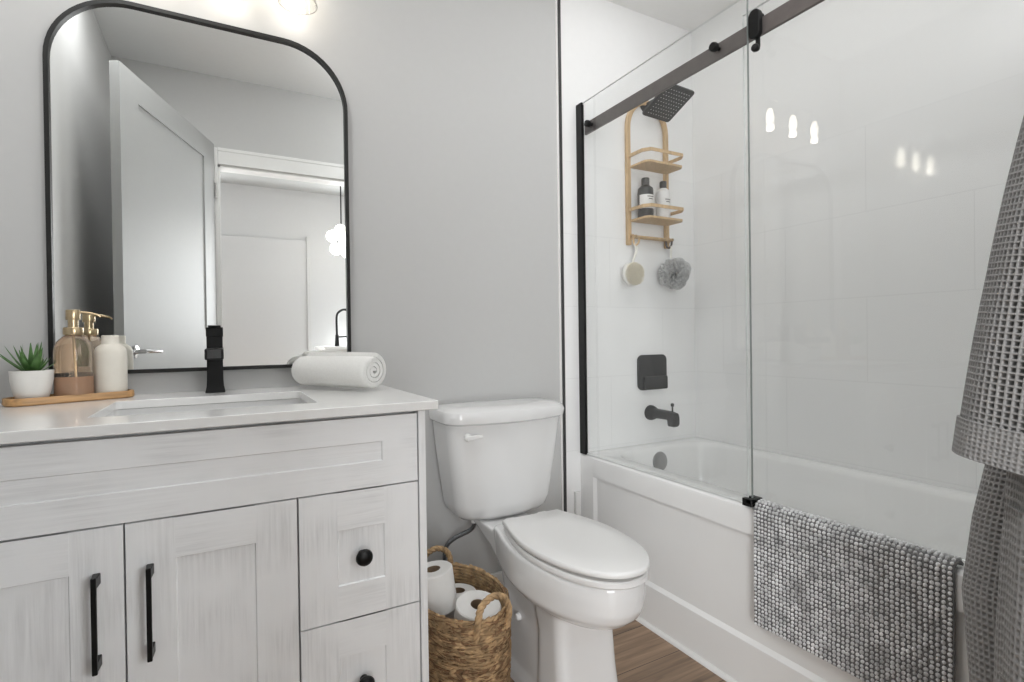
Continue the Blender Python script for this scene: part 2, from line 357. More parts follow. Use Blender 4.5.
# open bathroom door, seen in the mirror
DT = 2.172
def bath_door():
    hinge = Vector((-0.030, -1.815)); free = Vector((-0.358, -0.925)); L = (free-hinge).length
    ang = math.atan2(free.y-hinge.y, free.x-hinge.x)
    r = bpy.data.objects.new('door_1', None); COL.objects.link(r); r.location = (hinge.x, hinge.y, 0); r.rotation_euler = (0, 0, ang); r['kind'] = 'structure'
    # local x along leaf, local -y faces the mirror side / room
    st, t = 0.14, 0.038
    mb = MB().box(0, L, -t*0.3, t*0.7, 0.012, DT) if False else MB()
    mb.box(0, L, 0.006, t-0.006, 0.012, DT)
    for (ya, yb) in ((0, 0.006), (t-0.006, t)):
        mb.box(0, st, ya, yb, 0.012, DT).box(L-st, L, ya, yb, 0.012, DT)
        mb.box(st, L-st, ya, yb, DT-0.118, DT).box(st, L-st, ya, yb, 0.80, 1.08).box(st, L-st, ya, yb, 0.012, 0.22)
    o = mb.build('leaf', M['door'], r); 
    for yy, sg in ((0, -1), (t, 1)):
        h = MB().lathe([(0.027, 0), (0.027, 0.008), (0.010, 0.010), (0.009, 0.05)], 20, (L-0.07, yy, 0.972), (0, sg, 0))
        h.tube([(L-0.07, yy+sg*0.045, 0.972), (L-0.10, yy+sg*0.05, 0.972), (L-0.19, yy+sg*0.05, 0.970)], [0.009, 0.0085, 0.007], 10)
        h.build('door_handle', M['chrome'], r)
    for z in (0.25, 1.05, 1.9):
        MB().tube([(0, -0.006, z-0.045), (0, -0.006, z+0.045)], 0.006, 8).build('hinge', M['chrome'], r)
bath_door()

# ------------------------------------------------------------------ vanity
VX0, VX1, VY = -0.462, 0.412, -0.605    # cabinet ends, front plane
VZ = 0.846
van = thing('vanity_cabinet', 'white brushed-wood bathroom vanity cabinet with black hardware under the quartz top', 'cabinet', ((VX0+VX1)/2, -0.3, 0))
OX, OY = (VX0+VX1)/2, -0.3
def vpart(mb, name, mat, parent=van, **k):
    mb.v = [(x-OX, y-OY, z) for x, y, z in mb.v]; return mb.build(name, mat, parent, **k)
mb = MB().box(VX0, VX1, VY+0.03, -0.004, 0.09, 0.70)                       # carcass (open-topped above for the basin)
mb.box(VX0, VX0+0.02, VY+0.03, -0.004, 0.70, VZ).box(VX1-0.02, VX1, VY+0.03, -0.004, 0.70, VZ).box(VX0, VX1, -0.03, -0.004, 0.7, VZ)
mb.box(VX0, VX1, VY+0.03, VY+0.05, 0.7, VZ)
mb.box(0.3955, VX1, VY, VY+0.03, 0, VZ).box(VX0, -0.455, VY, VY+0.03, 0, VZ)  # face stiles
mb.box(-0.455, 0.3955, VY, VY+0.03, 0.085, 0.118)
mb.box(VX1-0.05, VX1, -0.06, -0.004, 0, 0.1).box(VX0, VX0+0.05, -0.06, -0.004, 0, 0.1)
vpart(mb, 'body', M['vz'])
def shaker(name, x0, x1, z0, z1, px0, px1, pz0, pz1, mat, parent=van):
    """frame-and-panel front with a recessed panel"""
    mb = MB(); d = 0.02; rc = 0.0035
    i0 = [(x0, z0), (x1, z0), (x1, z1), (x0, z1)]; i1 = [(px0, pz0), (px1, pz0), (px1, pz1), (px0, pz1)]
    e = 0.002
    i2 = [(px0+e, pz0+e), (px1-e, pz0+e), (px1-e, pz1-e), (px0+e, pz1-e)]
    mb.loft([[(x, VY+d, z) for x, z in i0], [(x, VY, z) for x, z in i0], [(x, VY, z) for x, z in i1], [(x, VY+rc, z) for x, z in i2]], True, True)
    return vpart(mb, name, mat, parent, smooth=False)
shaker('false_front', -0.452, 0.3915, 0.6835, 0.8385, -0.375, 0.311, 0.739, 0.783, M['vx'])
d1 = shaker('door', -0.452, -0.1655, 0.122, 0.680, -0.375, -0.243, 0.20, 0.604, M['vz'])
d2 = shaker('door', -0.162, 0.1295, 0.122, 0.680, -0.085, 0.052, 0.20, 0.604, M['vz'])
w1 = shaker('drawer', 0.1335, 0.3915, 0.403, 0.680, 0.211, 0.313, 0.477, 0.598, M['vz'])
w2 = shaker('drawer', 0.1335, 0.3915, 0.122, 0.3995, 0.211, 0.313, 0.197, 0.322, M['vz'])
# rails run crosswise: their grain turns
def rail(parent, x0, x1, z0, z1, mat):
    vpart(MB().box(x0, x1, VY-0.0006, VY+0.004, z0, z1), 'rail', mat, parent, smooth=False)
for p_, x0, x1, za, zb, zc_, zd in ((d1, -0.375, -0.243, 0.122, 0.20, 0.604, 0.68), (d2, -0.085, 0.052, 0.122, 0.20, 0.604, 0.68),
                                  (w1, 0.211, 0.313, 0.403, 0.477, 0.598, 0.68), (w2, 0.211, 0.313, 0.122, 0.197, 0.322, 0.3995)):
    rail(p_, x0, x1, za, zb, M['vx']); rail(p_, x0, x1, zc_, zd, M['vx'])
def pull(x, z0, z1, parent):
    mb = MB(); y = VY-0.028
    pts = [(x, VY+0.001, z0+0.012), (x, VY-0.018, z0+0.010), (x, y, z0+0.020), (x, y, z1-0.020), (x, VY-0.018, z1-0.010), (x, VY+0.001, z1-0.012)]
    mb.box(x-0.0042, x+0.0042, y-0.0035, y+0.0035, z0, z1)
    for zc in (z0+0.012, z1-0.012):
        mb.loft([[(x+sx*0.006, VY+0.0005, zc+sz*0.010) for sx, sz in ((-1,-1),(1,-1),(1,1),(-1,1))], [(x+sx*0.0042, y, zc+sz*0.009) for sx, sz in ((-1,-1),(1,-1),(1,1),(-1,1))]])
    vpart(mb, 'handle', M['black'], parent, bevel=0.0018)
pull(-0.2045, 0.433, 0.603, d1); pull(-0.125, 0.433, 0.603, d2)
def knob(x, z, parent):
    prof = [(0.009, 0), (0.008, 0.010), (0.010, 0.014), (0.0165, 0.019), (0.0185, 0.024), (0.0165, 0.030), (0.008, 0.0335), (0.0001, 0.0345)]
    vpart(MB().lathe(prof, 28, (x, VY+0.0005, z), (0, -1, 0)), 'knob', M['black'], parent, angle=60)
knob(0.262, 0.5385, w1); knob(0.262, 0.262, w2)
# countertop
CT0, CT1 = VZ, 0.867
top = MB(); inner = rrect(-0.233, 0.190, -0.50, -0.178, 0.012, 6)
slab_hole(top, -0.482, 0.439, -0.622, -0.0005, inner, CT0+0.0005, CT1, 6)
tag(top.build('countertop', M['quartz'], bevel=0.0018), 'white quartz countertop with a rectangular sink cutout on the vanity', 'countertop')
sink = thing('sink_basin', 'white rectangular undermount sink basin set below the quartz top', 'sink', (-0.02, -0.34, 0))
mb = MB(); rings = []
def rr3(x0, x1, y0, y1, r, z): return [(x, y, z) for x, y in rrect(x0+0.02, x1+0.02, y0+0.34, y1+0.34, r, 6)]
for (g, z, r) in ((0.022, CT0-0.0005, 0.03), (0.022, CT0-0.012, 0.03), (0.014, CT0-0.016, 0.03), (0.008, 0.72, 0.04), (0.0, 0.708, 0.05)):
    rings.append(rr3(-0.233-g, 0.190+g, -0.50-g, -0.178+g, r, z))
for (g, z, r) in ((-0.01, 0.72, 0.05), (0.0, 0.735, 0.03), (0.006, CT0-0.018, 0.014), (0.006, CT0-0.0005, 0.014)):
    rings.append(rr3(-0.233-g, 0.190+g, -0.50-g, -0.178+g, r, z))
mb.loft(list(reversed(rings[:5])), False, False); mb.loft(rings[5:], True, False)
mb.loft([rings[8], rings[0]], False, False); mb.v = mb.v
mb.build('basin', M['porc'], sink)
MB().lathe([(0.024, 0), (0.024, 0.003), (0.016, 0.004), (0.0001, 0.002)], 24, (0, 0.02, 0.7202)).build('drain', M['black'], sink)
# faucet
fau = thing('sink_faucet', 'matte black square single-hole faucet standing behind the sink', 'faucet', (-0.021, -0.062, CT1))
fr_ = [(-0.0255, 0.023, 0.0), (-0.0245, 0.022, 0.004), (-0.0215, 0.0205, 0.018), (-0.0205, 0.020, 0.036), (-0.020, 0.0195, 0.07), (-0.020, 0.0195, 0.183)]
mb = MB().loft([[(x*sx if False else sx*abs(a), sy*b, z) for sx, sy in ((-1,-1),(1,-1),(1,1),(-1,1))] for a, b, z in fr_ for x in (1,)])
mb.build('body', M['black'], fau, bevel=0.002)
MB().loft([[(-0.0212,-0.0207,z),(0.0212,-0.0207,z),(0.0212,0.0207,z),(-0.0212,0.0207,z)] for z in (0.158, 0.184)]).build('lever_base', M['black'], fau, bevel=0.0015)
MB().box(-0.016, 0.016, -0.05, 0.016, 0.1842, 0.189).build('lever', M['black'], fau, bevel=0.002)
mb = MB().box(-0.022, 0.022, -0.145, -0.015, 0.096, 0.126)
mb.build('spout', M['black'], fau, bevel=0.004)
MB().box(-0.016, 0.016, -0.1455, -0.142, 0.100, 0.122).build('outlet', M['dgrey'], fau, bevel=0.001)

# ------------------------------------------------------------------ mirror
mir = thing('wall_mirror', 'large black-framed mirror with rounded top corners above the vanity', 'mirror', (-0.02, 0, 0.925))
OXm, OZm = -0.02, 0.925
def frame_ring(x0, x1, z0, z1, rt, rb, inset):
    return rrect(x0+inset-OXm, x1-inset-OXm, z0+inset-OZm, z1-inset-OZm, 0.01, 14, (max(rb-inset, 0.003), max(rt-inset, 0.003), max(rt-inset, 0.003), max(rb-inset, 0.003)))
MX0, MX1, MZ0, MZ1 = -0.395, 0.3665, 0.9265, 1.9415
RT, RB = 0.19, 0.012
A = frame_ring(MX0, MX1, MZ0, MZ1, RT, RB, 0); B = frame_ring(MX0, MX1, MZ0, MZ1, RT, RB, 0.0105); Cc = frame_ring(MX0, MX1, MZ0, MZ1, RT, RB, 0.010)
mb = MB().loft([[(x, -0.001, z) for x, z in A], [(x, -0.024, z) for x, z in A], [(x, -0.024, z) for x, z in B], [(x, -0.012, z) for x, z in B]], False, False)
mb.build('frame', M['frame'], mir)
MB().prism(Cc, lambda p, t: (p[0], t, p[1]), -0.002, -0.014).build('mirror_glass', M['mirror'], mir, smooth=False)

# ------------------------------------------------------------------ vanity light
LX = 0.03
vl = thing('vanity_light', 'wall lamp with three clear bell glass shades above the mirror', 'lamp', (LX, 0, 2.183))
MB().prism(rrect(-0.11, 0.11, -0.045, 0.045, 0.03), lambda p, t: (p[0], t, p[1]), 0, -0.02).build('back_plate', M['chrome'], vl, bevel=0.004)
mb = MB(); arc = [(-0.22+0.44*k/16, -0.045, 0.03) for k in range(17)]
mb.tube(arc, 0.009, 10); mb.tube([(0, -0.02, 0.0), (0, -0.035, 0.01), (0, -0.045, 0.03)], 0.009, 10)
LY = -0.066
for dx in (-0.185, 0, 0.185): mb.tube([(dx, -0.045, 0.03), (dx, -0.062, 0.025), (dx, LY, 0.0), (dx, LY, -0.02)], 0.007, 10)
mb.build('arm', M['chrome'], vl)
for dx in (-0.185, 0, 0.185):
    pr = [(0.020, -0.0), (0.026, -0.01), (0.034, -0.035), (0.043, -0.07), (0.050, -0.11), (0.056, -0.149)]
    s_ = MB().lathe(pr + [(r-0.0025, z) for r, z in reversed(pr)], 36, (dx, LY, 0), cap=False).build('shade', M['shade'], vl)
    MB().tube([(dx+0.0552*math.cos(a), LY+0.0552*math.sin(a), -0.149) for a in np.linspace(0, 2*PI, 49)[:-1]], 0.0013, 8, True).build('rim', M['rim'], s_)
    MB().lathe([(0.0001, 0.01), (0.019, 0.008), (0.019, -0.032), (0.014, -0.038), (0.0001, -0.038)], 20, (dx, LY, 0)).build('socket', M['chrome'], s_)
    MB().lathe([(0.011, -0.038), (0.014, -0.05), (0.019, -0.07), (0.020, -0.088), (0.014, -0.108), (0.0001, -0.116)], 20, (dx, LY, 0)).build('bulb', M['bulb'], s_)
    point_light('vanity_bulb', (LX+dx, LY, 2.183-0.130), 0.30, WARM, 0.02)

# ------------------------------------------------------------------ toilet (local: back of tank y=0, front towards -y)
toi = thing('toilet', 'white two-piece toilet with closed lid between the vanity and the bathtub', 'toilet', (0.845, -0.022, 0), 0.0)
TKX = 0.008
BWX = 0.009
def egg(yb, ym, yf, wb, hw, n=14, pw=1.0):
    """half outline back -> widest -> tip, mirrored; CCW from above"""
    R = []
    for k in range(n): s_ = k/n; R.append((wb+(hw-wb)*math.sin(s_*PI/2)**pw, yb+(ym-yb)*s_))
    for k in range(n+1): a = PI/2*k/n; R.append((hw*math.cos(a)**0.92, ym+(yf-ym)*math.sin(a)))
    L_ = [(-x, y) for x, y in reversed(R[:-1])]
    pts = R+L_; return [(x+BWX, y) for x, y in reversed(pts)]
def tank_ring(hw, yf, z, bow=0.02, r=0.05, yb=0.0):
    pts = []
    n = 12
    for k in range(n+1):      # front edge, bowed
        t = -1+2*k/n; pts.append((t*(hw-r), yf-bow*(1-t*t)))
    for k in range(1, 7): a = -PI/2+PI/2*k/6; pts.append((hw-r+r*math.cos(a), yf+r+r*math.sin(a)))
    pts += [(hw, yb-0.02), (hw-0.02, yb), (-hw+0.02, yb), (-hw, yb-0.02)]
    for k in range(0, 6): a = PI+PI/2*k/6; pts.append((-hw+r+r*math.cos(a), yf+r+r*math.sin(a)))
    return [(x+TKX, y, z) for x, y in pts]
mb = MB().loft([tank_ring(0.125, -0.125, 0.392, 0.01, 0.05), tank_ring(0.155, -0.150, 0.399, 0.018, 0.05), tank_ring(0.172, -0.162, 0.416, 0.022, 0.05), tank_ring(0.183, -0.168, 0.447, 0.024, 0.05), tank_ring(0.207, -0.182, 0.62, 0.026), tank_ring(0.219, -0.190, 0.729, 0.026)])
mb.build('tank', M['porc'], toi, bevel=0.003)
mb = MB().loft([tank_ring(0.219, -0.194, 0.726, 0.027, 0.06), tank_ring(0.229, -0.207, 0.734, 0.030, 0.06), tank_ring(0.232, -0.210, 0.755, 0.030, 0.06), tank_ring(0.227, -0.205, 0.770, 0.030, 0.06), tank_ring(0.211, -0.19, 0.779, 0.028, 0.055, -0.01), tank_ring(0.17, -0.15, 0.782, 0.022, 0.04, -0.03)])
mb.build('tank_lid', M['porc'], toi)
mb = MB().lathe([(0.014, 0), (0.013, 0.008), (0.008, 0.012), (0.0001, 0.013)], 18, (-0.165+TKX, -0.195, 0.690), (0, -1, 0))
mb.loft([[(-0.172+TKX+0.055*t, -0.209-0.004*t+yy, 0.688+0.004*t+zz*(1-0.3*t)) for yy, zz in ((-0.004,-0.008),(-0.004,0.008),(0.004,0.008),(0.004,-0.008))] for t in (0, 0.25, 0.5, 0.75, 1.0)])
mb.build('flush_lever', M['seat'], toi, bevel=0.003)
# bowl: overlapping lofts fused by a voxel remesh
b_ = MB()
def ring(out, z): return [(x, y, z) for x, y in out]
b_.loft([ring(egg(-0.26, -0.50, -0.700, 0.066, 0.100), 0.274), ring(egg(-0.26, -0.50, -0.745, 0.086, 0.128), 0.288), ring(egg(-0.26, -0.50, -0.772, 0.101, 0.147), 0.312), ring(egg(-0.26, -0.50, -0.784, 0.101, 0.147), 0.335),
         ring(egg(-0.26, -0.50, -0.788, 0.102, 0.149), 0.372), ring(egg(-0.26, -0.50, -0.786, 0.102, 0.147), 0.408)])
def colr(hw, y0, y1, z, r=0.06): return [(x, y, z) for x, y in rrect(-hw, hw, y0, y1, r, 6)]
b_.loft([colr(0.108, -0.655, -0.50, 0.0, 0.03), colr(0.101, -0.645, -0.50, 0.03, 0.03), colr(0.096, -0.635, -0.50, 0.12, 0.03), colr(0.094, -0.628, -0.50, 0.20, 0.03), colr(0.097, -0.632, -0.48, 0.275, 0.035), colr(0.105, -0.65, -0.45, 0.31, 0.04)])
b_.loft([colr(0.110, -0.60, -0.20, 0.0, 0.05), colr(0.106, -0.60, -0.20, 0.024, 0.05), colr(0.094, -0.58, -0.24, 0.05, 0.05), colr(0.088, -0.56, -0.26, 0.12, 0.05), colr(0.085, -0.56, -0.27, 0.20, 0.05), colr(0.082, -0.56, -0.24, 0.28, 0.05), colr(0.084, -0.54, -0.17, 0.33, 0.04), colr(0.088, -0.50, -0.08, 0.362, 0.04), colr(0.090, -0.50, -0.03, 0.380, 0.03), colr(0.090, -0.50, -0.02, 0.3915, 0.03)])
b_.loft([colr(0.095, -0.50, -0.24, 0.36, 0.03), colr(0.098, -0.50, -0.235, 0.4075, 0.03)])
bowl = b_.build('bowl', M['porc'], toi)
md = bowl.modifiers.new('fuse', 'REMESH'); md.mode = 'VOXEL'; md.voxel_size = 0.005; md.use_smooth_shade = True
md = bowl.modifiers.new('soften', 'SMOOTH'); md.factor = 0.5; md.iterations = 9
S0 = egg(-0.315, -0.53, -0.800, 0.100, 0.142, pw=1.2)
def scl(o, k, cy=-0.53): return [(BWX+(x-BWX)*k, cy+(y-cy)*k) for x, y in o]
mb = MB().loft([ring(scl(S0, 0.985), 0.409), ring(S0, 0.413), ring(S0, 0.424), ring(scl(S0, 0.985), 0.4275)])
mb.build('seat', M['seat'], toi)
def lring(o, z, tilt=0.008): return [(x, y, z+tilt*max(0, (-0.30-y)/0.52)) for x, y in o]
L0 = egg(-0.308, -0.53, -0.806, 0.102, 0.145, pw=1.2)
mb = MB().loft([lring(scl(L0, 0.97), 0.4285), lring(scl(L0, 0.995), 0.4315), lring(L0, 0.438), lring(scl(L0, 0.992), 0.444), lring(scl(L0, 0.975), 0.4460), lring(scl(L0, 0.6), 0.4468), lring(scl(L0, 0.2), 0.447)])
mb.build('seat_lid', M['seat'], toi, angle=50)
for sx in (-1, 1):
    MB().lathe([(0.0115, 0), (0.011, 0.006), (0.008, 0.011), (0.0001, 0.013)], 16, (sx*0.0865, -0.40, 0.185), (sx, 0, 0)).build('bolt_cap', M['seat'], toi)
    MB().box(BWX+sx*0.06-0.018, BWX+sx*0.06+0.018, -0.312, -0.275, 0.407, 0.436).build('seat_hinge', M['seat'], toi, bevel=0.006)
# supply hose
hose = thing('supply_hose', 'grey braided water hose curving below the left side of the toilet tank', 'hose', (0.70, -0.04, 0))
pts = spline([(0.065, -0.055, 0.390), (0.065, -0.055, 0.365), (0.055, -0.04, 0.335), (0.0, -0.02, 0.308), (-0.028, -0.01, 0.27), (-0.028, -0.01, 0.175)], 8)
MB().tube(pts, 0.0078, 10).build('hose_line', M['steel'], hose)
MB().lathe([(0.012, 0), (0.013, 0.004), (0.013, 0.022), (0.010, 0.026)], 12, (0.065, -0.055, 0.364)).build('nut', M['white_bottle'], hose)
mb = MB().tube([(-0.028, 0.037, 0.155), (-0.028, -0.01, 0.155), (-0.028, -0.025, 0.155)], 0.009, 10); mb.tube([(-0.028, -0.01, 0.145), (-0.028, -0.01, 0.175)], 0.011, 12)
mb.build('shutoff_valve', M['chrome'], hose)

# ------------------------------------------------------------------ bathtub
TX0, TX1, TY0, TY1, TZ = 1.285, XR-0.001, -1.553, -0.010, 0.531
tub = thing('bathtub', 'white alcove bathtub with a recessed apron panel and glass screen on its rim', 'bathtub', (1.62, -0.78, 0))
def toff(mb): mb.v = [(x-1.62, y+0.78, z) for x, y, z in mb.v]; return mb
inn = rrect(TX0+0.085, TX1-0.045, TY0+0.08, TY1-0.065, 0.12, 10)
mb = MB(); N = 10
# rim top + basin
oc = [(TX1, TY0), (TX1, TY1), (TX0+0.016, TY1), (TX0+0.016, TY0)]
vs = [(x, y, TZ) for x, y in inn]+[(x, y, TZ) for x, y in oc]; fs = []; NN = len(inn)
for j in range(NN):
    k = (j+1) % NN; cj, ck = j//(N+1), k//(N+1)
    fs.append((j, NN+cj, NN+ck, k) if cj != ck else (j, NN+cj, k))
mb.add(vs, fs)
def trr(g, z, r): return [(x, y, z) for x, y in rrect(TX0+0.085+g, TX1-0.045-g, TY0+0.08+g, TY1-0.065-g, r, 10)]
mb.loft([trr(0, TZ, 0.12), trr(0.006, TZ-0.004, 0.12), trr(0.016, TZ-0.02, 0.12), trr(0.028, 0.30, 0.12), trr(0.06, 0.20, 0.11), trr(0.10, 0.165, 0.08)], False, True)
toff(mb).build('basin', M['tub'], tub, angle=60)
# apron: profile swept along y with recessed panel
mb = MB()
prof = [(TX0+0.016, TZ), (TX0+0.008, TZ-0.002), (TX0+0.002, TZ-0.008), (TX0, TZ-0.018), (TX0, 0.0), (TX0+0.03, 0.0), (TX0+0.03, TZ-0.02)]
py0, py1, pz0, pz1 = -1.45, -0.092, 0.141, 0.451
mb.loft([[(x, y, z) for x, z in prof] for y in (TY0, py0)]); mb.loft([[(x, y, z) for x, z in prof] for y in (py1, TY1)])
top_p = [(TX0+0.016, TZ), (TX0+0.008, TZ-0.002), (TX0+0.002, TZ-0.008), (TX0, TZ-0.018), (TX0, pz1), (TX0+0.03, pz1-0.0), (TX0+0.03, TZ-0.02)]
bot_p = [(TX0, pz0), (TX0, 0.0), (TX0+0.03, 0.0), (TX0+0.03, pz0)]
mb.loft([[(x, y, z) for x, z in top_p] for y in (py0, py1)]); mb.loft([[(x, y, z) for x, z in bot_p] for y in (py0, py1)])
e = 0.012; rd = 0.011
mb.loft([[(TX0, y, z) for y, z in ((py0, pz0), (py1, pz0), (py1, pz1), (py0, pz1))], [(TX0+rd, y, z) for y, z in ((py0+e, pz0+e), (py1-e, pz0+e), (py1-e, pz1-0.004), (py0+e, pz1-0.004))]], False, True)
toff(mb).build('apron', M['tub'], tub, angle=30)
toff(MB().lathe([(0.041, 0), (0.041, 0.006), (0.035, 0.010), (0.012, 0.011), (0.0001, 0.010)], 28, (1.642, -0.090, 0.470), (0, -1, 0.12))).build('overflow_plate', M['chromed'], tub)
mb = MB(); mb.loft([[(TX0-r*math.cos(a), y, 0.0+r*math.sin(a)) for r, a in ((0.012, 0), (0.012, PI/8), (0.012, PI/4), (0.012, 3*PI/8), (0.0125, PI/2), (0, 0))] for y in (TY0, TY1)])
struct('trim_7', mb, M['trim'])

# ------------------------------------------------------------------ glass screen and sliding door
GX = 1.296; GZ0, GZ1 = 0.5335, 1.957; GY1, GY0 = -0.034, -0.809
scr = thing('shower_screen', 'fixed clear glass shower panel with dark rail and black wall channel on the tub rim', 'shower screen', (GX, -0.4, TZ))
def goff(mb): mb.v = [(x-GX, y+0.4, z-TZ) for x, y, z in mb.v]; return mb
goff(MB().box(GX-0.004, GX+0.004, GY0, GY1+0.01, GZ0, GZ1)).build('glass_panel', M['glass'], scr, smooth=False)
def glass_edges(o, side='gside'):
    o.data.materials.append(M['gedge']); o.data.materials.append(M[side])
    for p in o.data.polygons:
        if abs(p.normal.x) < 0.5: p.material_index = 1 if abs(p.normal.z) > 0.5 else 2
glass_edges(scr.children[-1])
goff(MB().box(GX-0.0125, GX+0.009, GY1, -0.0095, TZ+0.0005, GZ1).box(GX-0.0125, GX-0.0045, GY1-0.012, GY1, TZ+0.0005, GZ1)).build('wall_channel', M['black'], scr)
RX = GX+0.020
goff(MB().box(RX-0.005, RX+0.005, -1.553, -0.03, 1.835, 1.882)).build('rail', M['bronze'], scr, bevel=0.001)
for (y, z) in ((-0.085, 1.857), (-0.703, 1.860)):
    goff(MB().lathe([(0.006, 0.012), (0.006, -0.003), (0.013, -0.0035), (0.014, -0.012), (0.012, -0.0185), (0.0001, -0.019)], 22, (GX-0.001, y, z), (1, 0, 0))).build('bolt', M['black'], scr)
goff(MB().box(GX-0.022, GX+0.026, -0.822, -0.792, TZ+0.0008, TZ+0.010).box(GX-0.022, GX-0.008, -0.822, -0.792, TZ+0.009, TZ+0.022).box(GX+0.006, GX+0.026, -0.822, -0.792, TZ+0.009, TZ+0.022).box(GX-0.022, GX+0.026, -0.822, -0.804, TZ+0.009, TZ+0.021)).build('bottom_guide', M['black'], scr, bevel=0.0015)
SXg = GX+0.036
sld = thing('sliding_glass_door', 'clear sliding glass door hanging on rollers from the rail behind the grey bath mat', 'shower door', (SXg, -1.1, TZ))
def soff(mb): mb.v = [(x-SXg, y+1.1, z-TZ) for x, y, z in mb.v]; return mb
soff(MB().box(SXg-0.004, SXg+0.004, -1.545, -0.768, TZ+0.010, 1.93)).build('glass_panel', M['glass'], sld, smooth=False)
glass_edges(sld.children[-1], 'gedge')
for y in (-0.828, -1.43):
    o = soff(MB().prism(rrect(y-0.017, y+0.017, 1.826, 1.906, 0.0165, 8), lambda p, t: (t, p[0], p[1]), RX-0.021, RX-0.0056)).build('roller', M['black'], sld, bevel=0.002)
    soff(MB().tube([(RX-0.012, y, 1.893), (SXg-0.0045, y, 1.893)], 0.010, 14)).build('roller_axle', M['black'], sld)
    k_ = MB().lathe([(0.006, 0), (0.0085, 0.004), (0.011, 0.011), (0.0095, 0.018), (0.0001, 0.021)], 16, (RX-0.010, y-0.006, 1.797), (-1, 0, 0)); k_.box(RX-0.013, RX-0.006, y-0.010, y+0.000, 1.802, 1.840)
    soff(k_).build('guard_stop', M['black'], sld)

# ------------------------------------------------------------------ shower fittings on the end wall
sh = thing('rain_shower', 'dark grey square rain shower head on a wall arm', 'shower head', (1.66, -0.009, 2.03))
MB().tube(spline([(0, 0, 0), (0, -0.06, 0.0), (-0.02, -0.13, -0.012), (-0.04, -0.18, -0.045)], 8), 0.010, 12).build('arm', M['dgrey'], sh)
MB().lathe([(0.03, 0), (0.029, 0.006), (0.012, 0.010)], 20, (0, 0, 0), (0, -1, 0)).build('flange', M['dgrey'], sh)
Rh = Matrix.Rotation(math.radians(4), 3, 'Z') @ Matrix.Rotation(math.radians(-27), 3, 'X') @ Matrix.Rotation(math.radians(0), 3, 'Y')
def hd(z0, z1, r, cr): 
    mb = MB(); ol = rrect(-r, r, -r, r, cr, 5)
    c = Vector((-0.050, -0.190, -0.075)); mb.loft([[c+Rh @ Vector((x, y, z)) for x, y in ol] for z in (z0, z1)]); return mb
hd(0, 0.010, 0.080, 0.012).build('face_plate', M['dgrey'], sh, bevel=0.002)
mbn = MB(); c = Vector((-0.050, -0.190, -0.075))
for i in range(9):
    for j in range(9):
        mbn.ball(c+Rh @ Vector((-0.060+0.015*i, -0.060+0.015*j, -0.0005)), (0.003, 0.003, 0.0015), 6, 4)
mbn.build('nozzles', M['chrome'], sh)
MB().ball((-0.042, -0.188, -0.055), 0.018, 14, 8).build('swivel', M['dgrey'], sh)

vt = thing('shower_valve', 'dark grey square shower valve plate with lever on the end wall', 'shower valve', (1.678, -0.009, 0.848))
MB().prism(rrect(-0.084, 0.084, -0.078, 0.078, 0.026, 8), lambda p, t: (p[0], t, p[1]), 0, -0.012).build('plate', M['dgrey'], vt, bevel=0.003)
MB().lathe([(0.026, 0), (0.026, 0.008), (0.024, 0.010), (0.0001, 0.010)], 24, (0.0, -0.011, -0.045), (0, -1, 0)).build('hub', M['dgrey'], vt)
MB().prism(rrect(-0.058, 0.078, -0.076, -0.018, 0.006, 5), lambda p, t: (p[0], t, p[1]), -0.012, -0.024).build('lever', M['dgrey'], vt, bevel=0.004)

sp = thing('tub_spout', 'dark grey tub spout with diverter pin below the valve plate', 'tub spout', (1.668, -0.009, 0.668))
mb = MB().lathe([(0.033, 0), (0.033, 0.012), (0.027, 0.028), (0.022, 0.035)], 24, (0, 0, 0), (0, -1, 0))
def sring(y, hw, z0, z1): return [(x, y, z) for x, z in rrect(-hw, hw, z0, z1, 0.012, 5)]
mb.loft([sring(-0.03, 0.021, -0.02, 0.021), sring(-0.09, 0.0205, -0.018, 0.02), sring(-0.122, 0.0205, -0.018, 0.0195), sring(-0.126, 0.0205, -0.044, 0.0195), sring(-0.152, 0.0205, -0.044, 0.014), sring(-0.158, 0.017, -0.04, 0.006)])
mb.build('spout_body', M['dgrey'], sp, angle=30)
MB().lathe([(0.0035, 0), (0.0035, 0.022), (0.007, 0.026), (0.007, 0.036), (0.0001, 0.039)], 14, (0, -0.135, 0.017)).build('diverter_pin', M['dgrey'], sp)

# caddy (two bamboo shelves)
CX, CYb = 1.659, -0.011
cad = thing('shower_caddy', 'arched bamboo two-shelf shower caddy hanging on the end wall', 'caddy', (CX, CYb, 1.42))
def cpart(mb, name, mat=M['bamboo'], **k): return mb.build(name, mat, cad, **k)
HWc = 0.111
arch = [(-HWc, -0.016)]+[(-HWc, 0.11*k) for k in range(1, 5)]+[(-HWc+0.0, 0.49)]
cen = [(-HWc*math.cos(a), 0.49+HWc*1.15*math.sin(a)) for a in np.linspace(0, PI, 17)]
full = arch+cen[1:-1]+[(x*-1, z) for x, z in reversed(arch)]
rings = []
for i, (x, z) in enumerate(full):
    a = Vector(full[max(i-1, 0)]); b = Vector(full[min(i+1, len(full)-1)]); t = (b-a).normalized(); nrm = Vector((-t.y, t.x))
    hw = 0.0105
    rings.append([(x+nrm.x*s_*hw, y, z+nrm.y*s_*hw) for s_, y in ((-1, 0), (1, 0), (1, -0.016), (-1, -0.016))])
cpart(MB().loft(rings), 'back_frame', bevel=0.002)
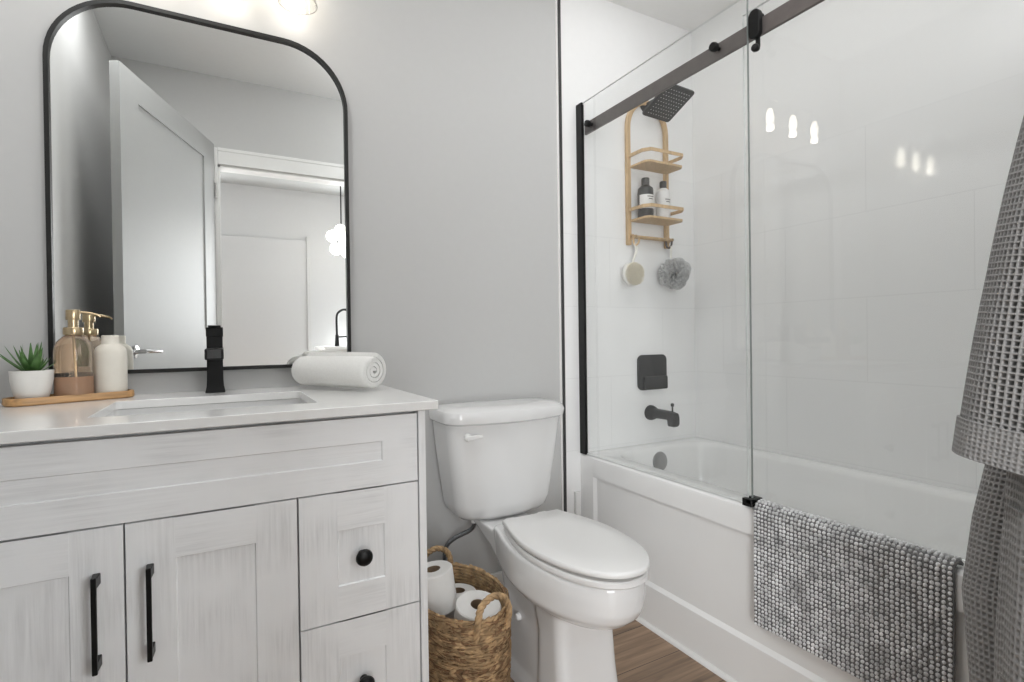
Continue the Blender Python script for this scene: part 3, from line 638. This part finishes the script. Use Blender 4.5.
def shelf(z, name):
    cpart(MB().prism([(-HWc+0.004, -0.016), (HWc-0.004, -0.016), (HWc-0.004, -0.105), (HWc-0.02, -0.124), (-HWc+0.02, -0.124), (-HWc+0.004, -0.105)], lambda p, t: (p[0], p[1], t), z, z+0.009), name, bevel=0.001)
    pts = [(-HWc, -0.012), (-HWc, -0.098), (-HWc+0.022, -0.128), (HWc-0.022, -0.128), (HWc, -0.098), (HWc, -0.012)]
    mb = MB(); rg = []
    for i, (x, y) in enumerate(pts):
        off = 0.0035
        cx_, cy_ = (0, -0.05); d = Vector((x-cx_, y-cy_)).normalized()
        rg.append([(x+d.x*s_*off, y+d.y*s_*off, z+zz) for s_, zz in ((-1, 0.044), (1, 0.044), (1, 0.058), (-1, 0.058))])
    mb.loft(rg); cpart(mb, 'shelf_rail', bevel=0.001)
shelf(0.315, 'shelf'); shelf(0.083, 'shelf')
cpart(MB().box(-HWc, HWc, -0.030, -0.018, 0.012, 0.022).box(-HWc, -HWc+0.012, -0.03, -0.0155, 0.006, 0.028).box(HWc-0.012, HWc, -0.03, -0.0155, 0.006, 0.028).box(-HWc+0.0, HWc, -0.052, -0.044, 0.012, 0.020).box(-HWc, -HWc+0.01, -0.052, -0.03, 0.010, 0.022).box(HWc-0.01, HWc, -0.052, -0.03, 0.010, 0.022), 'hook_bar', bevel=0.001)
for sx in (-1, 1):
    x = 0.083 if sx > 0 else -0.106
    cpart(MB().tube(spline([(x, -0.032, 0.01), (x, -0.036, -0.012), (x, -0.050, -0.022), (x, -0.064, -0.012), (x, -0.068, 0.006)], 5), 0.0045, 8), 'hook', M['bronze'] if sx > 0 else M['bamboo'])
def bottle(name, label, x, col, cap, h, r, lab):
    t = thing(name, label, 'bottle', (CX+x, CYb-0.062, 1.42+0.0925), group='toiletry bottles in the shower caddy')
    MB().lathe([(r*0.9, 0), (r, 0.004), (r, h*0.68), (r*0.95, h*0.74), (r*0.5, h*0.82), (r*0.42, h*0.83)], 26).build('bottle_body', col, t)
    MB().lathe([(r*0.5, h*0.8), (r*0.52, h*0.98), (r*0.45, h), (0.0001, h)], 20).build('cap', cap, t)
    if lab:
        MB().loft([[((r+0.0006)*math.cos(a), (r+0.0006)*math.sin(a), z) for a in np.linspace(PI, 2*PI, 14)]+[((r-0.001)*math.cos(a), (r-0.001)*math.sin(a), z) for a in np.linspace(2*PI, PI, 14)] for z in (h*0.22, h*0.56)]).build('label', M['label'], t)
        for zz, w_ in ((0.50, 0.5), (0.44, 0.35), (0.30, 0.6), (0.27, 0.5)):
            MB().loft([[((r+0.001)*math.cos(a), (r+0.001)*math.sin(a), z) for a in np.linspace(1.5*PI-w_, 1.5*PI+w_, 8)]+[((r)*math.cos(a), (r)*math.sin(a), z) for a in np.linspace(1.5*PI+w_, 1.5*PI-w_, 8)] for z in (h*zz, h*zz+0.0030)]).build('label_print', M['ink'] if lab == 1 else M['dgrey'], t)
bottle('shampoo_bottle', 'black bottle with a white label, left on the lower bamboo shelf', -0.062, M['dark_bottle'], M['dark_bottle'], 0.172, 0.033, 1)
bottle('lotion_bottle', 'white bottle with a dark cap, right on the lower bamboo shelf', 0.040, M['white_bottle'], M['dark_bottle'], 0.170, 0.030, 2)
# brush hanging left, loofah right
br = thing('body_brush', 'round cream body brush hanging by a white cord from the caddy', 'brush', (CX-0.106, CYb-0.050, 1.40))
MB().tube([(0.003, -0.004, 0.008), (0.0, -0.004, -0.03), (-0.026, -0.002, -0.085)], 0.0035, 8).tube([(-0.003, 0.004, 0.008), (-0.001, 0.003, -0.03), (-0.026, -0.0, -0.085)], 0.003, 8).build('cord', M['cord'], br)
MB().lathe([(0.0001, -0.012), (0.043, -0.012), (0.051, -0.004), (0.051, 0.004), (0.043, 0.010), (0.0001, 0.010)], 32, (-0.030, 0.0, -0.128), (0.15, -1, 0)).build('brush_head', M['white_cer'], br)
mb = MB()
for i in range(420):
    a = i*2.39996; r = 0.046*math.sqrt(i/420); x, z = r*math.cos(a), r*math.sin(a)
    mb.tube([(-0.030+x, -0.010, -0.128+z), (-0.030+x*1.05+0.003, -0.026-0.004*random.random(), -0.128+z*1.05)], 0.0016, 4)
mb.build('bristles', M['brush'], br)
lo = thing('loofah', 'grey mesh bath puff hanging from the right hook of the caddy', 'loofah', (CX+0.083, CYb-0.060, 1.40))
MB().tube([(0.003, -0.002, 0.006), (0.004, -0.002, -0.03), (0.0, 0, -0.07)], 0.002, 8).tube([(-0.003, -0.006, 0.006), (-0.004, -0.003, -0.03), (0.0, 0, -0.07)], 0.002, 8).build('cord', M['cord'], lo)
mb = MB(); cL = Vector((0.0, -0.022, -0.118))
for i in range(220):                      # ruffled net folds
    z = 1-2*(i+0.5)/220; a = i*2.39996; r = math.sqrt(1-z*z); d = Vector((r*math.cos(a), r*math.sin(a), z))
    u = d.orthogonal().normalized(); u = Matrix.Rotation(random.uniform(0, 6.28), 3, d) @ u; v = d.cross(u)
    rad = 0.069*random.uniform(0.84, 1.08); n = 9; rg = []
    for k in range(n):
        t = -1+2*k/(n-1); w_ = 0.004*math.sin(t*6+i)
        base = cL+d*0.02+u*(t*0.010); tip = cL+d*(rad*(1-0.15*t*t))+u*(t*0.022)+v*w_
        rg.append((base, tip))
    vs = []; fs = []
    for k, (b0, t0) in enumerate(rg): vs += [b0, t0, t0+v*0.0012, b0+v*0.0012]
    for k in range(n-1):
        o = 4*k
        for (p_, q_) in ((0, 1), (1, 2), (2, 3), (3, 0)): fs.append((o+p_, o+q_, o+4+q_, o+4+p_))
    mb.add(vs, fs)
mb.build('net', M['loofah'], lo)

# ------------------------------------------------------------------ things on the counter
CT = CT1+0.0006
TA = math.radians(24)
tray = thing('bamboo_tray', 'long narrow bamboo tray with rounded ends at the left of the countertop', 'tray', (-0.332, -0.102, CT), TA)
TL, TW = 0.128, 0.041
mb = MB(); no = 10
def cap_(hx, hy, r, z): return [(x, y, z) for x, y in rrect(-hx, hx, -hy, hy, r, no)]
mb.loft([cap_(TL-0.003, TW-0.003, 0.032, 0), cap_(TL, TW, 0.034, 0.003), cap_(TL, TW, 0.036, 0.0165), cap_(TL-0.001, TW-0.001, 0.035, 0.018), cap_(TL-0.006, TW-0.006, 0.031, 0.018), cap_(TL-0.007, TW-0.007, 0.030, 0.008), ])
mb.build('tray_body', M['bamboo_h'], tray)
TT = CT+0.0086
def on_tray(u, v): c_, s_ = math.cos(TA), math.sin(TA); return (-0.332+u*c_-v*s_, -0.102+u*s_+v*c_, TT)
# plant
pl = thing('potted_succulent', 'small green spiky succulent in a white bowl pot on the tray', 'plant', on_tray(-0.076, 0.0))
pr = [(0.0001, 0), (0.025, 0), (0.029, 0.003), (0.035, 0.022), (0.0400, 0.050), (0.0412, 0.072), (0.0388, 0.0725), (0.0375, 0.066), (0.0001, 0.062)]
MB().lathe(pr, 40).build('pot', M['white_cer'], pl, angle=60)
MB().lathe([(0.0001, 0.0635), (0.0372, 0.0645), (0.0372, 0.066), (0.0001, 0.068)], 30).build('soil', M['soil'], pl)
mb = MB()
def leaf(az, el, L_, w_, curve):
    d = Vector((math.cos(az), math.sin(az), 0)); sd = Vector((-d.y, d.x, 0)); rings = []
    for k in range(9):
        t = k/8; e2 = el+curve*t; 
        out = L_*t*math.cos(el+curve*t*0.5); up_ = L_*t*math.sin(el+curve*t*0.5)
        c_ = d*(0.006+out)+Vector((0, 0, 0.064+up_)); w2 = w_*(1-t**1.6)*(0.75+0.5*t if t < 0.4 else 0.95)+0.0002; th = w2*0.32
        nrm = (Vector((0, 0, 1))*math.cos(e2)-d*math.sin(e2))
        rings.append([c_+sd*w2, c_+nrm*th*0.15, c_-sd*w2, c_-nrm*th])
    mb.loft(rings)
for i in range(20):
    k = i/20; az_ = i*2.39996+0.3; leaf(az_, 0.50+0.95*k, 0.084*(1-0.06*k)*random.uniform(0.9, 1.08)*(0.62 if math.cos(az_-TA) > 0.6 and k < 0.7 else 1), 0.0142-0.0040*k, 0.30*random.uniform(0.3, 1.2))
mb.build('leaves', M['leaf'], pl, sub=1, angle=70)
# dispenser
dp = thing('soap_dispenser', 'amber glass soap dispenser with brass pump on the tray', 'soap dispenser', on_tray(0.003, -0.002), 0.0)
MB().lathe([(0.032, 0.0000), (0.038, 0.0033), (0.0395, 0.0088), (0.0395, 0.1100), (0.0385, 0.1243), (0.033, 0.1397), (0.023, 0.1507), (0.0165, 0.1551), (0.0160, 0.1650)], 44).build('bottle', M['amber'], dp, angle=60)
MB().lathe([(0.0001, 0.0022), (0.0355, 0.0033), (0.0375, 0.0088), (0.0375, 0.0528), (0.0001, 0.0528)], 40).build('liquid_soap', M['soap'], dp)
MB().lathe([(0.0001, 0.1568), (0.0200, 0.1568), (0.0205, 0.1584), (0.0205, 0.1733), (0.0195, 0.1749), (0.0105, 0.1755), (0.0105, 0.1936), (0.0001, 0.1936)], 32).build('collar', M['brass'], dp, angle=40)
MB().lathe([(0.0001, 0.1936), (0.0140, 0.1936), (0.0145, 0.1958), (0.0145, 0.2167), (0.0135, 0.2189), (0.0001, 0.2195)], 28).build('pump_head', M['brass'], dp, angle=40)
na = math.radians(8)
MB().tube([(q*math.cos(na), q*math.sin(na), z) for q, z in ((0.010, 0.2134), (0.03, 0.2118), (0.048, 0.208), (0.054, 0.202))], [0.0035, 0.003, 0.0026, 0.0022], 10).build('nozzle', M['brass'], dp)
MB().tube([(0, 0, 0.158), (0.004, 0.0, 0.02)], 0.0022, 8).build('dip_tube', M['brass'], dp)
mb = MB()
for j, (a0, a1) in enumerate([(-2.62, -2.44), (-2.40, -2.24), (-2.20, -2.04), (-2.00, -1.86), (-1.82, -1.64)]):   # short dark word, each stroke group a letter
    rr_ = 0.0397; aa = np.linspace(a0, a1, 4)
    mb.loft([[(rr_*math.cos(a), rr_*math.sin(a), z) for a in aa]+[((rr_+0.0005)*math.cos(a), (rr_+0.0005)*math.sin(a), z) for a in reversed(aa)] for z in (0.054, 0.063)])
mb.build('label_print', M['ink'], dp)

# jar
jr = thing('cream_jar', 'cream ceramic jar with a narrow neck at the right end of the tray', 'jar', on_tray(0.080, 0.001))
MB().lathe([(0.0001, 0), (0.031, 0), (0.0345, 0.004), (0.0355, 0.012), (0.0358, 0.094), (0.035, 0.112), (0.0305, 0.124), (0.0225, 0.130), (0.0190, 0.133), (0.0190, 0.154), (0.0172, 0.155), (0.0158, 0.151), (0.0158, 0.128), (0.0001, 0.120)], 44).build('jar_body', M['cream'], jr, angle=60)
# rolled towel
tw_a = math.radians(-57)
tow = thing('rolled_towel', 'white rolled hand towel lying on the right side of the countertop', 'towel', (0.290, -0.192, CT), tw_a)
mb = MB(); turns = 3.2; n = 150; R0, R1 = 0.010, 0.0585; th = (R1-R0)/turns
out_o = []; out_i = []
for k in range(n+1):
    t = k/n; a = t*turns*2*PI; r = R0+(R1-R0)*t; sq = 0.93
    out_o.append((r*math.cos(a), r*math.sin(a)*sq)); r2 = r-th*0.86; r2 = max(r2, 0.001); out_i.append((r2*math.cos(a), r2*math.sin(a)*sq))
poly = out_o+list(reversed(out_i)); zc_ = 0.0553; hl = 0.143; rings = []
for x, k in ((-hl, 0.86), (-hl+0.003, 0.93), (-hl+0.010, 0.98), (-hl+0.03, 1.0), (-0.04, 0.99), (0.03, 1.01), (hl-0.03, 1.0), (hl-0.010, 0.985), (hl-0.003, 0.94), (hl, 0.88)):
    rings.append([(x, y*k, zc_*(1)+z*k) for y, z in poly])
rings = [[(x, y, max(z, 0.0008)) for x, y, z in r] for r in rings]
mbt = MB(); N_ = len(poly); vs = [q for r in rings for q in r]; fs = []
for i in range(len(rings)-1):
    for j in range(N_): a = i*N_+j; b = i*N_+(j+1) % N_; fs.append((a, b, b+N_, a+N_))
for e0 in (0, (len(rings)-1)*N_):
    for k in range(n): fs.append((e0+k, e0+k+1, e0+N_-2-k, e0+N_-1-k))
mbt.add(vs, fs); mbt.build('roll', M['towel'], tow, angle=50)

# ------------------------------------------------------------------ basket with rolls
BC = Vector((0.572, -0.405)); BH = 0.305
bk = thing('woven_basket', 'brown seagrass basket with two loop handles beside the vanity', 'basket', (BC.x, BC.y, 0))
def bxy(a, z, off=0.0):
    t = z/BH; k = 0.90+0.12*math.sin(PI*min(1, t*0.62+0.10))
    return ((0.120*k+off)*math.cos(a), (0.186*k+off)*math.sin(a))
def bw(a, z, off, dz=0.0):
    x, y = bxy(a, z, off); return (x, y, z+dz)
mb = MB(); md_ = MB(); rows = 30
for i in range(rows):
    z = 0.005+(BH-0.010)*i/(rows-1); cnt = 56; ph = random.random()*6
    for j in range(cnt):
        a = 2*PI*(j+0.5*(i % 2))/cnt+ph*0.02; off = random.uniform(-0.0026, 0.0032)
        x, y = bxy(a, z, off); x2, y2 = bxy(a+0.01, z, off); ta = math.atan2(y2-y, x2-x)-PI/2
        tl = random.uniform(0.10, 0.65)*(1 if i % 2 else -1)
        rot = Matrix.Rotation(ta, 3, 'Z') @ Matrix.Rotation(tl, 3, 'X')
        (mb if random.random() < 0.70 else md_).ball((x, y, z+random.uniform(-0.0018, 0.0018)), (0.0040, 0.0125, 0.0050), 7, 5, rot)
    mb.tube([bw(a, z, -0.001) for a in np.linspace(0, 2*PI, 48)[:-1]], 0.0040, 6, True)
for i in range(900):                       # loose fibre ends
    a = random.uniform(0, 2*PI); z = random.uniform(0.01, BH); s_ = random.choice((-1, 1)); l_ = random.uniform(0.03, 0.085); tilt = random.uniform(-0.016, 0.016)
    pts = [bw(a+s_*l_*t/0.15, z, 0.0035+0.0040*math.sin(PI*t), tilt*(t-0.5)) for t in (0, 0.33, 0.66, 1)]
    (mb if i % 3 else md_).tube(pts, random.uniform(0.0008, 0.0014), 4)
mb.build('weave', M['grass'], bk, angle=80); md_.build('dark_weave', M['grassd'], bk, angle=80)
MB().loft([[bw(a, 0.0, -0.004, 0.002) for a in np.linspace(0, 2*PI, 41)[:-1]], [bw(a, 0.0, -0.003, 0.010) for a in np.linspace(0, 2*PI, 41)[:-1]]]).build('base', M['grassd'], bk)
def rope_handle(ang, wd, lean, sdir=None):
    ex, ey = bxy(ang, BH); d = Vector((ex, ey, 0)); x2, y2 = bxy(ang+0.01, BH); s_ = Vector((*sdir, 0)).normalized() if sdir else Vector((x2-ex, y2-ey, 0)).normalized(); o_ = Vector((s_.y, -s_.x, 0))
    P = spline([d-o_*0.010+s_*-wd+Vector((0, 0, BH-0.05)), d+s_*-wd+Vector((0, 0, BH)), d+o_*lean*0.6+s_*-wd*0.72+Vector((0, 0, BH+0.034)), d+o_*lean+Vector((0, 0, BH+0.047)),
                d+o_*lean*0.6+s_*wd*0.72+Vector((0, 0, BH+0.034)), d+s_*wd+Vector((0, 0, BH)), d-o_*0.010+s_*wd+Vector((0, 0, BH-0.05))], 10)
    mb = MB(); V = [Vector(p) for p in P]
    for ph in (0, 2.09, 4.19):
        pts = []
        for i, p_ in enumerate(V):
            t = (V[min(i+1, len(V)-1)]-V[max(i-1, 0)]).normalized(); u = t.cross(o_).normalized(); v = t.cross(u)
            a = i*0.55+ph; pts.append(p_+(u*math.cos(a)+v*math.sin(a))*0.0046)
        mb.tube(pts, 0.0050, 7)
    mb.build('handle', M['grass'], bk, angle=80)
rope_handle(math.radians(88), 0.046, 0.004); rope_handle(math.radians(-80), 0.050, -0.004, (0.97, 0.20))
def roll(label, loc, axis, R=0.058, h=0.10):
    q = Vector((0, 0, 1)).rotation_difference(Vector(axis).normalized())
    t = thing('toilet_roll', label, 'toilet roll', Vector(loc)-(q @ Vector((0, 0, h))), group='toilet rolls in the basket')      # loc = centre of the top face
    t.rotation_mode = 'QUATERNION'; t.rotation_quaternion = q
    MB().lathe([(0.0215, 0), (R-0.003, 0), (R, 0.003), (R, h-0.003), (R-0.003, h), (0.0215, h), (0.0215, 0)], 44, cap=False).build('paper', M['paper'], t, angle=40)
    MB().lathe([(0.0213, 0.001), (0.0213, h-0.001), (0.0200, h-0.001), (0.0200, 0.001), (0.0213, 0.001)], 30, cap=False).build('core_tube', M['card'], t)
    return t
roll('toilet roll standing upright and highest, nearest the vanity in the basket', (0.506, -0.380, 0.366), (-0.12, 0.04, 1), 0.055, 0.112)
roll('toilet roll lying tipped under the front handle of the basket', (0.586, -0.510, 0.303), (0.04, -0.22, 1), 0.061)
roll('toilet roll mostly hidden behind the tipped one at the back of the basket', (0.602, -0.330, 0.262), (0.05, 0.04, 1), 0.054)

# ------------------------------------------------------------------ bath mat over the tub rim
def bath_mat():
    y0, y1 = -0.829, -1.283
    t = thing('bath_mat', 'grey bobbled chenille bath mat hung over the tub rim', 'bath mat', (TX0, (y0+y1)/2, 0.2))
    ox, oy, oz = TX0, (y0+y1)/2, 0.2
    # section path in x,z: inner end on rim top -> over the edge -> down the apron
    xo = TX0-0.004; path = []
    zt = TZ+0.012
    for k in range(8): path.append((TX0+0.031-(0.031-0.012)*k/7, zt-0.010*(1-k/7)**2))
    for k in range(1, 8):
        a = PI/2*k/7; path.append((TX0+0.012-0.016*math.sin(a), zt-0.016+0.016*math.cos(a)))
    zb = 0.214
    for k in range(1, 24): path.append((xo, zt-0.016+(zb-zt+0.016)*k/23))
    P = np.array(path); seg = np.r_[0, np.cumsum(np.hypot(*np.diff(P, axis=0).T))]
    def at(s_): 
        x = np.interp(s_, seg, P[:, 0]); z = np.interp(s_, seg, P[:, 1]); s2 = min(s_+1e-3, seg[-1]); s1 = s2-2e-3
        tx = np.interp(s2, seg, P[:, 0])-np.interp(s1, seg, P[:, 0]); tz = np.interp(s2, seg, P[:, 1])-np.interp(s1, seg, P[:, 1]); l_ = math.hypot(tx, tz)
        return x, z, tz/l_, -tx/l_       # point, outward normal (nx, nz)
    ny = 43; nsr = int(seg[-1]/0.0104)
    th = 0.006
    mb = MB(); rg_o = []; 
    ss = np.linspace(0, seg[-1], 60)
    rings = []
    for y in np.linspace(y0, y1, 12):
        o_ = []; i_ = []
        for s_ in ss:
            x, z, nx, nz = at(s_); wv = 0.004*math.sin((y-y0)*13+s_*4)*min(1, s_*3)
            o_.append((x+nx*(th)-abs(wv)*0.0-max(wv, 0)*0.6-ox, y-oy, z+nz*th-oz)); i_.append((x+nx*0.0005-max(wv, 0)*0.6-ox, y-oy, z+nz*0.0005-oz))
        rings.append(o_+list(reversed(i_)))
    mb.loft(rings); mb.build('backing', M['matb'], t)
    mb = MB(); pitch = (y0-y1)/ny; h = th+0.0020
    fine = np.linspace(0.004, seg[-1]-0.004, 600); OP = np.array([(lambda q: (q[0]+q[2]*h, q[1]+q[3]*h))(at(q_)) for q_ in fine])
    ol = np.r_[0, np.cumsum(np.hypot(*np.diff(OP, axis=0).T))]; nsr = int(ol[-1]/0.0100)
    for i in range(nsr):
        s_ = float(np.interp(ol[-1]*i/(nsr-1), ol, fine))
        for j in range(ny):
            y = y0-pitch*(j+0.5)+random.uniform(-0.0009, 0.0009); x, z, nx, nz = at(s_+random.uniform(-0.0008, 0.0008)); wv = 0.004*math.sin((y-y0)*13+s_*4)*min(1, s_*3)
            k = random.uniform(0.82, 1.12); h2 = h+random.uniform(-0.0012, 0.0008)
            rot = Matrix(((nz, 0, nx), (0, 1, 0), (-nx, 0, nz))) @ Matrix.Rotation(random.uniform(-0.4, 0.4), 3, 'Z')
            mb.ball((x+nx*h2-max(wv, 0)*0.6-ox, y-oy, z+nz*h2-oz), (0.0046*k, 0.0041*k, 0.0046*k), 7, 5, rot)
    mb.build('bobbles', M['mat'], t, angle=90)
bath_mat()

# ------------------------------------------------------------------ robe
def waffle_loft(fn, nu, nv, depth, name, parent, mat, wrap=True, frac=1.0, K=6):
    """fn(u, v) -> point arrays (u around 0..1, v down 0..1); nu x nv square pits pressed into the cloth"""
    U = nu*K; V = nv*K
    u = np.arange(U + (0 if wrap else 1))/U*frac; v = np.arange(V+1)/V
    uu, vv = np.meshgrid(u, v, indexing='xy')
    P = fn(uu, vv); e = 1e-3
    du = fn(uu+e, vv)-fn(uu-e, vv); dv = fn(uu, vv+e)-fn(uu, vv-e)
    nrm = np.cross(du, dv); nrm /= np.maximum(np.linalg.norm(nrm, axis=-1, keepdims=True), 1e-9)
    fu = np.abs((uu/frac*nu) % 1-0.5)*2; fv = np.abs((vv*nv) % 1-0.5)*2      # 0 centre, 1 edge
    m_ = np.maximum(fu, fv); pit = np.clip((0.66-m_)/0.20, 0, 1); pit = pit*pit*(3-2*pit)
    P = P-nrm*(pit*depth)[..., None]
    H, W = uu.shape; idx = np.arange(H*W).reshape(H, W)
    nx_ = np.roll(idx, -1, axis=1) if wrap else idx[:, 1:]; cu = idx if wrap else idx[:, :-1]
    F = np.stack([cu[:-1], nx_[:-1], nx_[1:], cu[1:]], -1).reshape(-1, 4)
    vs = P.reshape(-1, 3)
    me = bpy.data.meshes.new(name); me.from_pydata(vs.tolist(), [], F.tolist()); me.update(); me.materials.append(mat); me.shade_smooth()
    o = bpy.data.objects.new(name, me); COL.objects.link(o); o.parent = parent
    return o
RO = np.array([0.985, -1.58, 0.0])
robe = thing('bathrobe', 'grey waffle-weave bathrobe hanging at the right end of the bathtub', 'bathrobe', tuple(RO))
def lerp(v, zs, xs): return np.interp(v, zs, xs)
def tube_fn(zs, cx, cy, ax, ay, folds=(), tilt=0.0, sq=1.0):
    """stack of flattened rings; keys given from top to bottom"""
    n = len(zs); kv = np.linspace(0, 1, n)
    def f(u, v):
        a = -2*PI*u; Z = np.interp(v, kv, zs); X = np.interp(v, kv, cx); Y = np.interp(v, kv, cy); AX = np.interp(v, kv, ax); AY = np.interp(v, kv, ay)
        r = np.ones_like(u)
        for (am, k, ph, gr) in folds: r = r+am*np.sin(k*a+ph)*(0.35+gr*v)
        ca, sa = np.cos(a), np.sin(a); ca = np.sign(ca)*np.abs(ca)**sq; sa = np.sign(sa)*np.abs(sa)**sq
        x = X+AX*ca*r; y = Y+AY*sa*r; z = Z+tilt*(y-Y)
        return np.stack([x-RO[0], y-RO[1], z-RO[2]], -1)
    return f
# front panel (nearest), flap layer behind it, sleeve with cuff
waffle_loft(tube_fn([1.40, 1.30, 1.10, 0.85, 0.60, 0.35, 0.16], [1.00, 0.995, 0.985, 0.975, 0.97, 0.97, 0.97], [-1.65, -1.645, -1.638, -1.622, -1.612, -1.606, -1.602], [0.03, 0.05, 0.058, 0.06, 0.062, 0.064, 0.066], [0.06, 0.11, 0.135, 0.148, 0.150, 0.152, 0.155],
   [(0.05, 5, 0.6, 0.8), (0.03, 9, 1.1, 0.6)]), 96, 124, 0.009, 'front_panel', robe, M['robe'])
waffle_loft(tube_fn([1.36, 1.20, 1.0, 0.84, 0.72, 0.60, 0.46, 0.30, 0.16], [1.045]*9, [-1.60, -1.58, -1.545, -1.505, -1.490, -1.478, -1.479, -1.494, -1.50], [0.02, 0.022, 0.024, 0.026, 0.028, 0.03, 0.03, 0.03, 0.03], [0.04, 0.06, 0.075, 0.08, 0.088, 0.09, 0.082, 0.085, 0.085],
   [(0.05, 4, 0.2, 0.6)]), 58, 112, 0.009, 'rear_panel', robe, M['robe'])
def sleeve_fn(v0, v1, grow=0.0):
    top = np.array([0.955, -1.612, 1.46]); bot = np.array([0.925, -1.532, 0.826]); ax_ = bot-top; L_ = np.linalg.norm(ax_); t_ = ax_/L_
    e1 = np.array([1.0, 0, 0]); e1 = e1-t_*e1.dot(t_); e1 /= np.linalg.norm(e1); e2 = np.cross(e1, t_)
    def f(u, v):
        w_ = v0+(v1-v0)*v; a = -2*PI*u
        A_ = np.interp(w_, [0, 0.3, 0.7, 1], [0.035, 0.042, 0.046, 0.048])+grow; B_ = np.interp(w_, [0, 0.25, 0.6, 1], [0.075, 0.083, 0.091, 0.106])+grow
        r = 1+0.035*np.sin(3*a+0.7+3*w_)*w_+0.02*np.sin(7*a+5*w_)
        bow = 0.012*np.sin(PI*np.clip(w_, 0, 1))
        P = top+ax_*w_[..., None]+e1*(A_*np.cos(a)*r)[..., None]+e2*(B_*np.sin(a)*r+bow)[..., None]
        return P-RO
    return f
waffle_loft(sleeve_fn(0, 0.925), 62, 70, 0.0115, 'sleeve', robe, M['robe'], K=8)
cuf = waffle_loft(sleeve_fn(0.92, 1.0, 0.0035), 84, 8, 0.0022, 'cuff', robe, M['robe'])
mds = cuf.modifiers.new('thick', 'SOLIDIFY'); mds.thickness = 0.005; mds.offset = -1
# patch pocket on the front panel
ff = tube_fn([1.40, 1.30, 1.10, 0.85, 0.60, 0.35, 0.16], [1.00, 0.995, 0.985, 0.975, 0.97, 0.97, 0.97], [-1.65, -1.645, -1.638, -1.622, -1.612, -1.606, -1.602], [0.034, 0.054, 0.062, 0.064, 0.066, 0.068, 0.070], [0.064, 0.114, 0.139, 0.152, 0.154, 0.156, 0.159],
   [(0.05, 5, 0.6, 0.8), (0.03, 9, 1.1, 0.6)])
po = waffle_loft(lambda u, v: ff(0.46+0.26*u, 0.555+0.16*v), 20, 20, 0.0055, 'pocket', robe, M['robe'], wrap=False)
mds = po.modifiers.new('thick', 'SOLIDIFY'); mds.thickness = 0.003; mds.offset = -1
MB().tube(spline([(0.02, -0.09, 1.36), (0.05, -0.09, 1.44), (0.075, -0.09, 1.50)], 6), 0.004, 8).build('hanging_loop', M['robe'], robe)
hk = MB().lathe([(0.022, 0), (0.022, 0.005), (0.007, 0.007), (0.006, 0.035), (0.011, 0.04), (0.011, 0.048), (0.0001, 0.05)], 18, (1.0895, -1.67, 1.505), (-1, 0, 0.3))
tag(hk.build('robe_hook', M['black']), 'black wall hook holding the grey waffle bathrobe', 'hook')

# ------------------------------------------------------------------ hall things seen in the mirror
isl = thing('kitchen_island', 'white kitchen island with pale top seen in the mirror beyond the doorway', 'kitchen island', (1.45, -3.45, 0))
MB().box(-0.62, 0.62, -0.28, 0.28, 0, 0.92).build('island_body', M['trim'], isl)
MB().box(-0.66, 0.66, -0.31, 0.31, 0.9205, 0.95).build('island_top', M['quartz'], isl, bevel=0.002)
kf = thing('kitchen_faucet', 'tall black gooseneck kitchen faucet reflected at the right edge of the mirror', 'faucet', (0.945, -3.42, 0.951))
MB().tube(spline([(0, 0, 0), (0, 0, 0.12), (0, 0, 0.27), (0.02, 0, 0.32), (0.07, 0, 0.345), (0.13, 0, 0.32), (0.15, 0, 0.26)], 7), 0.011, 10).build('neck', M['black'], kf)
MB().lathe([(0.022, 0), (0.020, 0.03), (0.016, 0.10), (0.012, 0.11)], 16).build('base', M['black'], kf)
MB().tube([(0.0, 0, 0.085), (0.14, 0, 0.09)], 0.007, 8).build('spray_arm', M['black'], kf)
pend = thing('globe_pendant', 'cluster pendant of glowing white glass globes reflected in the mirror', 'pendant lamp', (0.985, -3.35, ZH))
mb = MB().tube([(0, 0, 0), (0, 0, -0.46)], 0.006, 8).lathe([(0.05, 0), (0.05, -0.02)], 20); mb.build('stem', M['black'], pend)
for (x, y, z) in ((-0.005, 0, -0.49), (-0.085, 0.03, -0.555), (-0.045, -0.03, -0.66), (0.035, 0.02, -0.60), (0.10, 0, -0.53), (0.06, -0.05, -0.68)):
    MB().ball((x, y, z), 0.056, 20, 12).build('globe', M['globe'], pend)
    MB().tube([(0, 0, -0.46), (x*0.5, y*0.5, (z-0.46)/2+0.0), (x, y, z)], 0.004, 6).build('branch', M['black'], pend)
bpy.context.view_layer.update()
